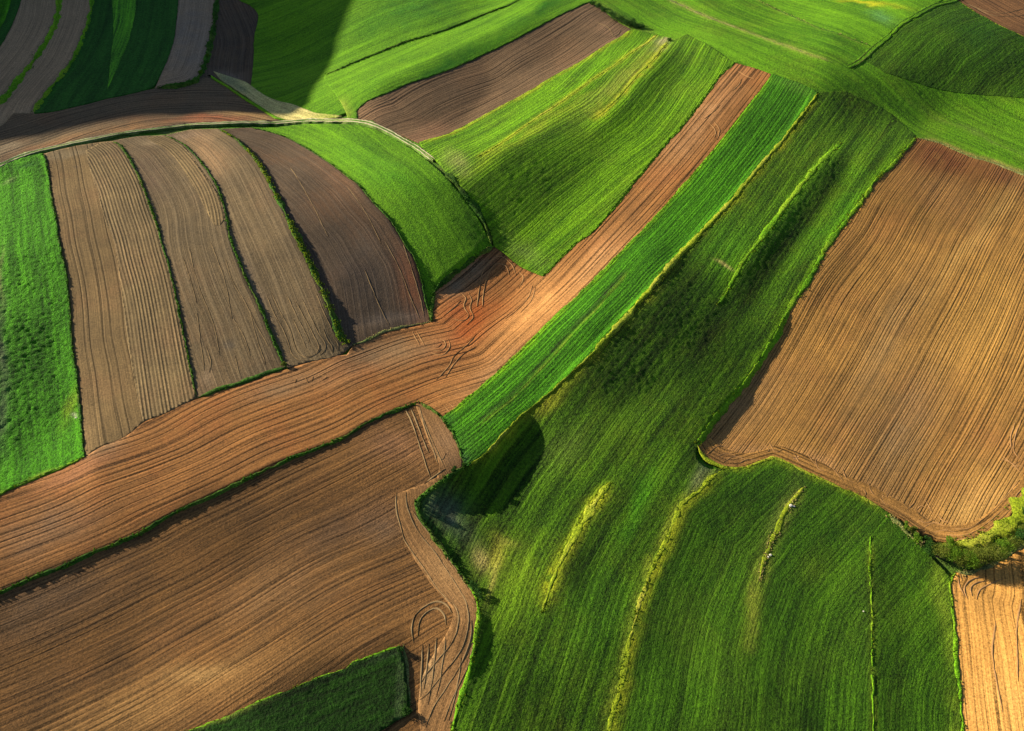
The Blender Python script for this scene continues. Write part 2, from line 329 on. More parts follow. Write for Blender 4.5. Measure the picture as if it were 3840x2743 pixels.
def soil(name, light, dark, red=None, spacing=1.1, furrow=0., groove=.0, gw=.3, streak=.06, clod=.05, streak_w=.45, seed=0, wander=.12, col_streak=.5, pairs=0, pair_amp=.12, uneven=1.0, gdark=.75, modlo=.3):
    """light/dark = dry and moist earth; furrow = rounded ridges, groove = narrow furrow lines (metres); streak = uneven long ridges; pairs = distance between wheel-mark pairs"""
    light, dark = [(c_[0]*1.02, c_[1]*.96, c_[2]*.82) for c_ in (light, dark)]
    m, t = mat_new(name); q = NT(t)
    uv = q.n('ShaderNodeUVMap', uv_map='flow').outputs[0]; ob = q.n('ShaderNodeTexCoord').outputs['Object']
    wob = q.math('MULTIPLY', q.math('SUBTRACT', q.noise(q.scale(uv, .02, .03, 1, (seed, 0, 0)), 1, 2), .5), wander*8)
    sep = q.n('ShaderNodeSeparateXYZ'); q.lk(uv, sep.inputs[0])
    v = q.math('ADD', sep.outputs[1], wob); cmb = q.n('ShaderNodeCombineXYZ'); q.lk(sep.outputs[0], cmb.inputs[0]); q.lk(v, cmb.inputs[1]); fl = cmb.outputs[0]
    v = q.math('ADD', v, q.math('MULTIPLY', q.math('SUBTRACT', q.noise(q.scale(fl, .004, .45/max(spacing, .9), 1, (seed*2.3, 1, 5)), 1, 3, .6), .5), 3.2*spacing*uneven))
    s1 = q.noise(q.scale(fl, .022, 1/streak_w, 1, (seed*3.1, seed, 0)), 1, 4, .7)
    s2 = q.noise(q.scale(fl, .009, .22/streak_w, 1, (seed*1.7, seed*5, 3)), 1, 3, .6)
    mod = q.rng(q.noise(q.scale(fl, .03, .35, 1, (seed, 4, 1)), 1, 2), .35, .6, modlo, 1.0)
    cl = q.noise(ob, 2.2, 4, .7); big = q.noise(q.scale(ob, 1, 1, 1, (seed, 0, 0)), .035, 3, .6); big2 = q.noise(q.scale(ob, 1, 1, 1, (seed+9, 0, 0)), .16, 4, .65)
    fine = q.noise(ob, 6.0, 2, .6)
    h = q.math('MULTIPLY', cl, clod*1.6); h = q.math('MULTIPLY_ADD', s1, streak*1.3, h); h = q.math('MULTIPLY_ADD', s2, streak*1.3, h); h = q.math('MULTIPLY_ADD', fine, clod*.7, h)
    lines = None
    if furrow:
        sine = q.math('SINE', q.math('MULTIPLY', v, 2*math.pi/spacing)); h = q.math('MULTIPLY_ADD', q.math('MULTIPLY', sine, mod), furrow*.5, h); lines = q.rng(sine, -1, 0, 1, 0)
    if groove:
        fr = q.math('ABSOLUTE', q.math('SUBTRACT', q.math('FRACT', q.math('MULTIPLY', q.math('MULTIPLY_ADD', s2, .25, v), 1/spacing)), .5))
        lines = q.math('MULTIPLY', q.rng(fr, 0, gw/spacing, 1, 0), mod); h = q.math('MULTIPLY_ADD', lines, -groove, h)
    if pairs:
        vv = q.math('ADD', v, q.math('MULTIPLY', q.math('SUBTRACT', q.noise(q.scale(uv, .010, .012, 1, (seed+3, 7, 0)), 1, 1), .5), 3.0))
        for o_ in (-.85, .85):
            fr = q.math('ABSOLUTE', q.math('SUBTRACT', q.math('FRACT', q.math('MULTIPLY', q.math('ADD', vv, o_+pairs*.31), 1/pairs)), .5))
            g = q.rng(fr, 0, .42/pairs, 1, 0); h = q.math('MULTIPLY_ADD', g, -pair_amp, h); pairmask = g if o_ < 0 else q.math('MAXIMUM', pairmask, g)
    f = q.rng(s1, .32, .68); f2 = q.rng(big, .35, .65); f3 = q.rng(big2, .38, .62)
    f = q.math('MULTIPLY', f, col_streak); f = q.math('MULTIPLY_ADD', f2, (1-col_streak)*.5, f); f = q.math('MULTIPLY_ADD', f3, (1-col_streak)*.5, f)
    c = q.mix(f, tuple(light), tuple(dark))
    if red: c = q.mix(q.rng(q.noise(q.scale(ob, 1, 1, 1, (seed+21, 3, 0)), .05, 4, .6), .5, .75, 0, .55), c, tuple(red))
    a = q.n('ShaderNodeAttribute', attribute_name='tint'); c = q.mix(a.outputs['Alpha'], c, a.outputs['Color'])
    if pairs: c = q.mix(q.math('MULTIPLY', pairmask, .6 if pair_amp > 0 else .4), c, tuple(x*(.55 if pair_amp > 0 else 2.2) for x in dark))
    # furrow bottoms stay moist, clod tops are dry
    g = q.math('ADD', q.rng(cl, .28, .72, .52, 1.28), q.rng(fine, .3, .7, -.26, .26)); g = q.math('ADD', g, q.rng(s1, .32, .68, .25, -.25)); g = q.math('ADD', g, q.rng(s2, .3, .7, .12, -.12))
    if lines is not None: g = q.math('MULTIPLY_ADD', lines, -gdark if groove else -.25, g); g = q.math('MAXIMUM', g, .15)
    mul = q.n('ShaderNodeVectorMath', operation='SCALE'); q.lk(c, mul.inputs[0]); q.lk(g, mul.inputs['Scale'])
    return finish(q, m, mul.outputs[0], h, tint=False)
def grass(name, dark, light, dry=None, tuft=.30, size=1.5, streak=.0, streak_w=1.5, rows=0., row_sp=1.0, seed=0, dryamt=.3, col_streak=.35, band=.3, gap=0, gap_sp=1.2):
    m, t = mat_new(name); q = NT(t)
    uv = q.n('ShaderNodeUVMap', uv_map='flow').outputs[0]; ob = q.n('ShaderNodeTexCoord').outputs['Object']
    wob = q.math('MULTIPLY', q.math('SUBTRACT', q.noise(q.scale(uv, .03, .05, 1, (seed, 0, 0)), 1, 2), .5), 1.6)
    sep = q.n('ShaderNodeSeparateXYZ'); q.lk(uv, sep.inputs[0])
    v = q.math('ADD', sep.outputs[1], wob); cmb = q.n('ShaderNodeCombineXYZ'); q.lk(sep.outputs[0], cmb.inputs[0]); q.lk(v, cmb.inputs[1]); fl = cmb.outputs[0]
    n1 = q.noise(ob, size, 4, .65); n2 = q.noise(ob, size*2.8, 3, .7); big = q.noise(q.scale(ob, 1, 1, 1, (seed, 2, 0)), .04, 3, .6); mid = q.noise(q.scale(ob, 1, 1, 1, (seed, 5, 0)), .22, 3, .65)
    s1 = q.noise(q.scale(fl, .03, 1/streak_w, 1, (seed*2, seed, 0)), 1, 3, .6)
    vo = q.n('ShaderNodeTexVoronoi', feature='F1'); vo.inputs['Scale'].default_value = size*1.25; q.lk(ob, vo.inputs['Vector'])
    clump = q.rng(vo.outputs['Distance'], .05, .75, 1, 0)
    h = q.math('MULTIPLY', n1, tuft*1.3); h = q.math('MULTIPLY_ADD', n2, tuft*.8, h); h = q.math('MULTIPLY_ADD', s1, streak*1.5, h); h = q.math('MULTIPLY_ADD', clump, tuft*.32, h)
    if rows:
        sine = q.math('SINE', q.math('MULTIPLY', v, 2*math.pi/row_sp)); s2 = q.math('MULTIPLY', sine, q.rng(s1, .3, .7, .3, 1.0)); h = q.math('MULTIPLY_ADD', s2, rows*.5, h)
    bnd = q.noise(q.scale(fl, .012, .22, 1, (seed*4.1, 9, 2)), 1, 4, .65)
    f = q.math('MULTIPLY', q.rng(n1, .3, .7), .22); f = q.math('MULTIPLY_ADD', q.rng(bnd, .35, .65, -.5, .5), band, f); f = q.math('MULTIPLY_ADD', q.rng(n2, .3, .7), .2, f); f = q.math('MULTIPLY_ADD', q.rng(s1, .3, .7), col_streak, f)
    f = q.math('MULTIPLY_ADD', q.rng(mid, .3, .7), .22, f); f = q.math('MULTIPLY_ADD', q.rng(big, .35, .65), max(0.05, .36-col_streak*.5), f)
    c = q.mix(f, tuple(dark), tuple(light))
    if dry:
        d = q.math('ADD', q.rng(q.noise(q.scale(ob, 1, 1, 1, (seed+11, 8, 0)), .06, 4, .65), .48, .72, 0, .8), q.rng(q.noise(q.scale(fl, .02, .35, 1, (seed, 31, 0)), 1, 3, .6), .55, .75, 0, .6))
        c = q.mix(q.math('MULTIPLY', d, dryamt), c, tuple(dry))
    a = q.n('ShaderNodeAttribute', attribute_name='tint'); c = q.mix(a.outputs['Alpha'], c, a.outputs['Color'])
    g = q.math('ADD', q.rng(n2, .32, .68, .45, 1.4), q.rng(n1, .35, .65, -.25, .25)); g = q.math('ADD', g, q.rng(s1, .35, .65, -.3*col_streak, .3*col_streak)); g = q.math('ADD', g, q.rng(bnd, .35, .65, -.5*band, .5*band))
    if gap:
        vv = q.math('ADD', v, q.math('MULTIPLY', q.math('SUBTRACT', q.noise(q.scale(fl, .004, .4, 1, (seed, 1, 5)), 1, 3, .6), .5), 3.0*gap_sp))
        fr = q.math('ABSOLUTE', q.math('SUBTRACT', q.math('FRACT', q.math('MULTIPLY', vv, 1/gap_sp)), .5)); gl = q.math('MULTIPLY', q.rng(fr, 0, .3, 1, 0), q.rng(s1, .35, .65, .2, 1)); g = q.math('MULTIPLY_ADD', gl, -gap, g); h = q.math('MULTIPLY_ADD', gl, -.16, h)
    g = q.math('MAXIMUM', g, .1)
    mul = q.n('ShaderNodeVectorMath', operation='SCALE'); q.lk(c, mul.inputs[0]); q.lk(g, mul.inputs['Scale'])
    return finish(q, m, mul.outputs[0], h, tint=False)
def leafy(name, ca, cb, scale=1.2, transl=.35):
    m, t = mat_new(name); q = NT(t); ob = q.n('ShaderNodeTexCoord').outputs['Object']; geo = q.n('ShaderNodeNewGeometry')
    f = q.math('ADD', q.math('MULTIPLY', q.rng(q.noise(ob, scale, 2), .3, .7), .55), q.math('MULTIPLY', geo.outputs['Random Per Island'], .45))
    c = q.mix(f, tuple(ca), tuple(cb)); b = q.n('ShaderNodeBsdfPrincipled'); b.inputs['Roughness'].default_value = .8; b.inputs['Specular IOR Level'].default_value = .2; q.lk(c, b.inputs['Base Color'])
    tr = q.n('ShaderNodeBsdfTranslucent'); q.lk(c, tr.inputs[0]); mx = q.n('ShaderNodeMixShader'); mx.inputs[0].default_value = transl; q.lk(b.outputs[0], mx.inputs[1]); q.lk(tr.outputs[0], mx.inputs[2])
    o = q.n('ShaderNodeOutputMaterial'); q.lk(mx.outputs[0], o.inputs[0]); return m
def plain(name, ca, cb, scale=2.0, bumpd=.05, rough=.95):
    m, t = mat_new(name); q = NT(t); ob = q.n('ShaderNodeTexCoord').outputs['Object']; n = q.noise(ob, scale, 4, .6)
    c = q.mix(q.rng(n, .3, .7), tuple(ca), tuple(cb)); return finish(q, m, c, q.math('MULTIPLY', n, bumpd), rough, tint=False)
# ------------------------------------------------------------------ mesh builders
def tag(o, label=None, cat=None, group=None, kind=None):
    if label: o['label'] = label
    if cat: o['category'] = cat
    if group: o['group'] = group
    if kind: o['kind'] = kind
    return o
def mesh_from(name, co, loops, starts, mat, parent=None, smooth=True, uv=None, tint=None):
    me = bpy.data.meshes.new(name); n = len(co); me.vertices.add(n); me.vertices.foreach_set('co', np.asarray(co, np.float32).ravel())
    loops = np.asarray(loops, np.int32); starts = np.asarray(starts, np.int32)
    me.loops.add(len(loops)); me.loops.foreach_set('vertex_index', loops); me.polygons.add(len(starts)); me.polygons.foreach_set('loop_start', starts)
    me.update(calc_edges=True); me.polygons.foreach_set('use_smooth', np.full(len(starts), smooth))
    if uv is not None:
        l = me.uv_layers.new(name='flow'); l.data.foreach_set('uv', np.asarray(uv, np.float32)[loops].ravel())
    if tint is not None:
        a = me.color_attributes.new('tint', 'FLOAT_COLOR', 'POINT'); a.data.foreach_set('color', np.asarray(tint, np.float32).ravel())
    me.validate(); me.materials.append(mat); o = bpy.data.objects.new(name, me); COL.objects.link(o)
    if parent is not None: o.parent = parent
    return o
def clip(poly, axis, val, keep_less):
    out = []; n = len(poly)
    for i in range(n):
        a = poly[i]; b = poly[(i+1) % n]; ia = (a[axis] <= val) if keep_less else (a[axis] >= val); ib = (b[axis] <= val) if keep_less else (b[axis] >= val)
        if ia: out.append(a)
        if ia != ib:
            t = (val-a[axis])/(b[axis]-a[axis]); p = [a[0]+t*(b[0]-a[0]), a[1]+t*(b[1]-a[1])]; p[axis] = val; out.append(tuple(p))
    return out
def area(p):
    s = 0
    for i in range(len(p)): s += p[i-1][0]*p[i][1]-p[i][0]*p[i-1][1]
    return s*.5
def grid_polygon(P, cell):
    """cut a polygon into grid cells -> verts (xy), list of faces"""
    P = [tuple(q) for q in P]
    if area(P) < 0: P = P[::-1]
    x0 = min(p[0] for p in P); y0 = min(p[1] for p in P); x1 = max(p[0] for p in P); y1 = max(p[1] for p in P)
    i0 = math.floor(x0/cell); j0 = math.floor(y0/cell); N = 1
    while N*cell < max(x1-i0*cell, y1-j0*cell): N *= 2
    full = np.zeros((N, N), bool); pieces = []
    st = [(P, 0, 0, N, N)]
    while st:
        q, i, j, w, h = st.pop(); A = area(q); 
        if A < 1e-5: continue
        if A > w*h*cell*cell*(1-1e-7) and len(q) >= 4: full[j:j+h, i:i+w] = True; continue
        if w == 1 and h == 1: pieces.append(q); continue
        if w >= h:
            m = w//2; v = (i0+i+m)*cell; a = clip(q, 0, v, True); b = clip(q, 0, v, False)
            if len(a) > 2: st.append((a, i, j, m, h))
            if len(b) > 2: st.append((b, i+m, j, w-m, h))
        else:
            m = h//2; v = (j0+j+m)*cell; a = clip(q, 1, v, True); b = clip(q, 1, v, False)
            if len(a) > 2: st.append((a, i, j, w, m))
            if len(b) > 2: st.append((b, i, j+m, w, h-m))
    jj, ii = np.nonzero(full); M = N+1
    c = np.stack([jj*M+ii, jj*M+ii+1, (jj+1)*M+ii+1, (jj+1)*M+ii], 1); used = np.unique(c); remap = np.full(M*M, -1, np.int64); remap[used] = np.arange(len(used))
    vx = (used % M+i0)*cell; vy = (used//M+j0)*cell; quads = remap[c]
    key = {(int(round(a*1000)), int(round(b*1000))): k for k, (a, b) in enumerate(zip(vx, vy))}
    verts = [(a, b) for a, b in zip(vx, vy)]; faces = []
    for q in pieces:
        f = []
        for p in q:
            k = (int(round(p[0]*1000)), int(round(p[1]*1000))); id_ = key.get(k)
            if id_ is None: id_ = len(verts); key[k] = id_; verts.append(p)
            if id_ not in f: f.append(id_)
        if len(f) > 2: faces.append(f)
    return np.array(verts), quads, faces
def skirted(V, quads, faces, depth):
    """close the sheet's outline with a downward edge so that it has thickness"""
    loops = [quads.ravel()]; starts = list(range(0, quads.size, 4)); n = quads.size
    for f in faces: loops.append(np.array(f)); starts.append(n); n += len(f)
    L = np.concatenate(loops) if loops else np.zeros(0, int); S = np.array(starts+[n])
    nxt = np.arange(1, n+1); nxt[S[1:]-1] = S[:-1]
    a = L; b = L[nxt]; big = len(V)+1; e = a*big+b; er = b*big+a
    bd = ~np.isin(e, er); A = a[bd]; B = b[bd]; bv = np.unique(np.concatenate([A, B])); mp = {int(v): len(V)+k for k, v in enumerate(bv)}
    low = V[bv].copy(); low[:, 2] -= depth; V2 = np.vstack([V, low])
    sk_ = np.array([[B[i], A[i], mp[int(A[i])], mp[int(B[i])]] for i in range(len(A))]).reshape(-1, 4)
    L = np.concatenate([L, sk_.ravel()]); st = np.concatenate([S[:-1], n+4*np.arange(len(sk_))])
    return V2, L, st, bv
def make_tint(x, y, z, blobs, tlines=()):
    T = np.zeros((len(x), 4)); T[:, :3] = .1
    for ln, wd, colr, alpha, sh in tlines:      # a soft stripe of other growth along a line (width in metres)
        L = line(ln, 2.0, .3); d, sd, arc, over = polydist(x, y, L); s = (d*sd-sh)/wd*(1+.5*fbm(arc*.15, arc*0, 91)); tot = arc.max()+1e-6
        k = np.clip(alpha*np.exp(-s*s)*(.75+.9*fbm(x*.5, y*.5, 93, 4))*smooth01(np.minimum(arc, tot-arc)/6+.1)*(over < .5), 0, 1)
        na = T[:, 3]+k*(1-T[:, 3]); w = np.where(na > 1e-6, k/np.maximum(na, 1e-6), 0)[:, None]; T[:, :3] = T[:, :3]*(1-w)+np.array(colr)*w; T[:, 3] = na
    if not blobs: return T
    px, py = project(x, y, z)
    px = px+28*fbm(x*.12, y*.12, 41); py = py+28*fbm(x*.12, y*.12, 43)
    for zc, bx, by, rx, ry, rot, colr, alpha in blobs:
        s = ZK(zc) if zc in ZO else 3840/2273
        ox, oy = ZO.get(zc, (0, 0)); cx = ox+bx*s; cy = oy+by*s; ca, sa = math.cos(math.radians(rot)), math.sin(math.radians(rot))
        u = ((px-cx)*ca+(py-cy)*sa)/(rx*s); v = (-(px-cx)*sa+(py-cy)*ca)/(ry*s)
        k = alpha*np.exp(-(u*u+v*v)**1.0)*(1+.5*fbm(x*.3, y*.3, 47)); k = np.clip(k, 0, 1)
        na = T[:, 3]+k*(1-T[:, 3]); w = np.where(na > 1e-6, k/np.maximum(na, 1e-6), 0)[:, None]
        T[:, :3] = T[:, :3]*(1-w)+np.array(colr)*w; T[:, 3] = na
    return T
def surf(name, sides, mat, off, guide, cell=.8, amp=.05, ampsize=1.0, blobs=None, parent=None, depth=.55, label=None, cat=None, group=None, kind=None, gshift=0.0, guide2=None, tlines=()):
    P = polygon(sides) if isinstance(sides, str) else sides
    xy, quads, faces = grid_polygon(P, cell)
    x, y = xy[:, 0], xy[:, 1]; z = H(x, y)+off+amp*fbm(x/ampsize, y/ampsize, 3, 3)
    G = line(guide, 3.0, 0) if isinstance(guide, str) else guide
    d, sd, arc, _ = polydist(x, y, G, 600)
    V, L, S, bv = skirted(np.stack([x, y, z], 1), quads, faces, depth)
    cross = d*sd
    if guide2 is not None:          # furrows that spread evenly between two guide lines
        d2, sd2, _, _ = polydist(x, y, line(guide2[0], 3.0, 0), 600); a = d*sd*guide2[1]; b = -d2*sd2*guide2[1]; s_ = a+b
        cross = a/np.where(np.abs(s_) < 5, 5, s_)*guide2[2]
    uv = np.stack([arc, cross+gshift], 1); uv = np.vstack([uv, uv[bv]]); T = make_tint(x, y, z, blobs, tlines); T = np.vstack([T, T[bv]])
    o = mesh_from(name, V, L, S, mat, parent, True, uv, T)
    return tag(o, label, cat, group, kind)
def ribbon(name, L, width, height, mat, off=0.0, parent=None, K=7, rag=.12, wfun=None, lump=.12, flat=False, step=.6, seed=0, sink=.3, ragw=.9):
    """low rounded bank of growth along a line (closed to the ground at both sides)"""
    if isinstance(L, str): L = line(L, step, .25)
    n = len(L); T = np.gradient(L, axis=0); T /= np.maximum(np.linalg.norm(T, axis=1), 1e-6)[:, None]; N = np.stack([T[:, 1], -T[:, 0]], 1)
    arc = np.concatenate([[0], np.cumsum(np.linalg.norm(np.diff(L, axis=0), axis=1))]); t = arc/arc[-1]
    w = np.full(n, width)*np.clip(1+ragw*1.3*fbm(arc*.3, arc*0+seed*7.3, 51, 4), .15, 1.7); taper = smooth01(np.minimum(arc, arc[-1]-arc)/2.5+.05)
    if wfun is not None: w = w*np.interp(t, wfun[0], wfun[1])
    w = w*np.maximum(taper, .15); s = np.linspace(-1, 1, K)
    X = L[:, None, 0]+N[:, None, 0]*s*w[:, None]*.5; Y = L[:, None, 1]+N[:, None, 1]*s*w[:, None]*.5
    jit = .2*w*fbm(arc*.25, arc*0+seed*2.2, 57, 3); X = X+(N[:, 0]*jit)[:, None]; Y = Y+(N[:, 1]*jit)[:, None]
    X = X+rag*fbm(X*1.3, Y*1.3, 61); Y = Y+rag*fbm(X*1.3, Y*1.3, 63)
    prof = (1-np.abs(s)**2.2) if not flat else np.where(np.abs(s) < .8, 1, 0.)
    Z = H(X, Y)+off+height*prof*(taper[:, None]*.8+.2)*(1+.9*fbm(X*.9, Y*.9, 71)) + lump*fbm(X*1.9, Y*1.9, 73)*(prof > .01)
    Z[:, 0] = H(X[:, 0], Y[:, 0])+off-sink; Z[:, -1] = H(X[:, -1], Y[:, -1])+off-sink
    V = np.stack([X, Y, Z], -1).reshape(-1, 3); i = np.arange(n-1)[:, None]*K+np.arange(K-1); q = np.stack([i, i+1, i+1+K, i+K], -1).reshape(-1, 4)
    uv = np.stack([np.repeat(arc, K), (s[None]*w[:, None]*.5).ravel()], 1); tint = np.zeros((len(V), 4))
    return mesh_from(name, V, q.ravel(), np.arange(0, q.size, 4), mat, parent, True, uv, tint)
def leaf_quads(C, size, rs, up=.5):
    """small bent leaf faces (two triangles each) at centres C"""
    n = len(C); a = rs.normal(size=(n, 3)); a[:, 2] = np.abs(a[:, 2])+up; a /= np.linalg.norm(a, axis=1)[:, None]
    b = np.cross(a, rs.normal(size=(n, 3))); b /= np.linalg.norm(b, axis=1)[:, None]; c = np.cross(a, b)
    s = (size*(.6+.8*rs.random(n)))[:, None]
    V = np.stack([C-b*s, C+c*s*.55+a*s*.25, C+b*s, C-c*s*.55+a*s*.1], 1).reshape(-1, 3)
    return V, np.arange(4*n)
def tufts(name, L, width, n_per_m, h, mat, off, parent, seed=0, lean_=.3, wfun=None):
    """tussocks: fans of upright blades rooted along a bank"""
    if isinstance(L, str): L = line(L, .6, .25)
    rs = np.random.default_rng(seed+100); arc = np.concatenate([[0], np.cumsum(np.linalg.norm(np.diff(L, axis=0), axis=1))]); n = int(arc[-1]*n_per_m*width)
    if n < 1: n = 1
    a = rs.random(n)*arc[-1]; a = a[fbm(a*.35, a*0+seed*3.1, 88, 3) > -.12]; n = len(a)
    x = np.interp(a, arc, L[:, 0]); y = np.interp(a, arc, L[:, 1]); T = np.gradient(L, axis=0); T /= np.maximum(np.linalg.norm(T, axis=1), 1e-6)[:, None]
    tx = np.interp(a, arc, T[:, 0]); ty = np.interp(a, arc, T[:, 1]); s = np.clip(rs.normal(size=n)*.32, -.62, .62)*width
    if wfun is not None: s = s*np.interp(a/arc[-1], wfun[0], wfun[1])
    x = x+ty*s; y = y-tx*s; z = H(x, y)+off
    B = 4; Vs = []
    for k in range(B):
        th = rs.random(n)*6.283; hh = h*(.5+rs.random(n)); w = .10+.12*rs.random(n); ox, oy = np.cos(th)*w, np.sin(th)*w; lx, ly = rs.normal(size=n)*lean_*hh, rs.normal(size=n)*lean_*hh
        Vs.append(np.stack([np.stack([x-ox, y-oy, z], 1), np.stack([x+ox, y+oy, z], 1), np.stack([x+ox*.5+lx, y+oy*.5+ly, z+hh], 1), np.stack([x-ox*.5+lx, y-oy*.5+ly, z+hh*.9], 1)], 1).reshape(-1, 3))
    V = np.vstack(Vs); o = mesh_from(name, V, np.arange(len(V)), np.arange(0, len(V), 4), mat, parent, False); o['kind'] = 'stuff'; return o
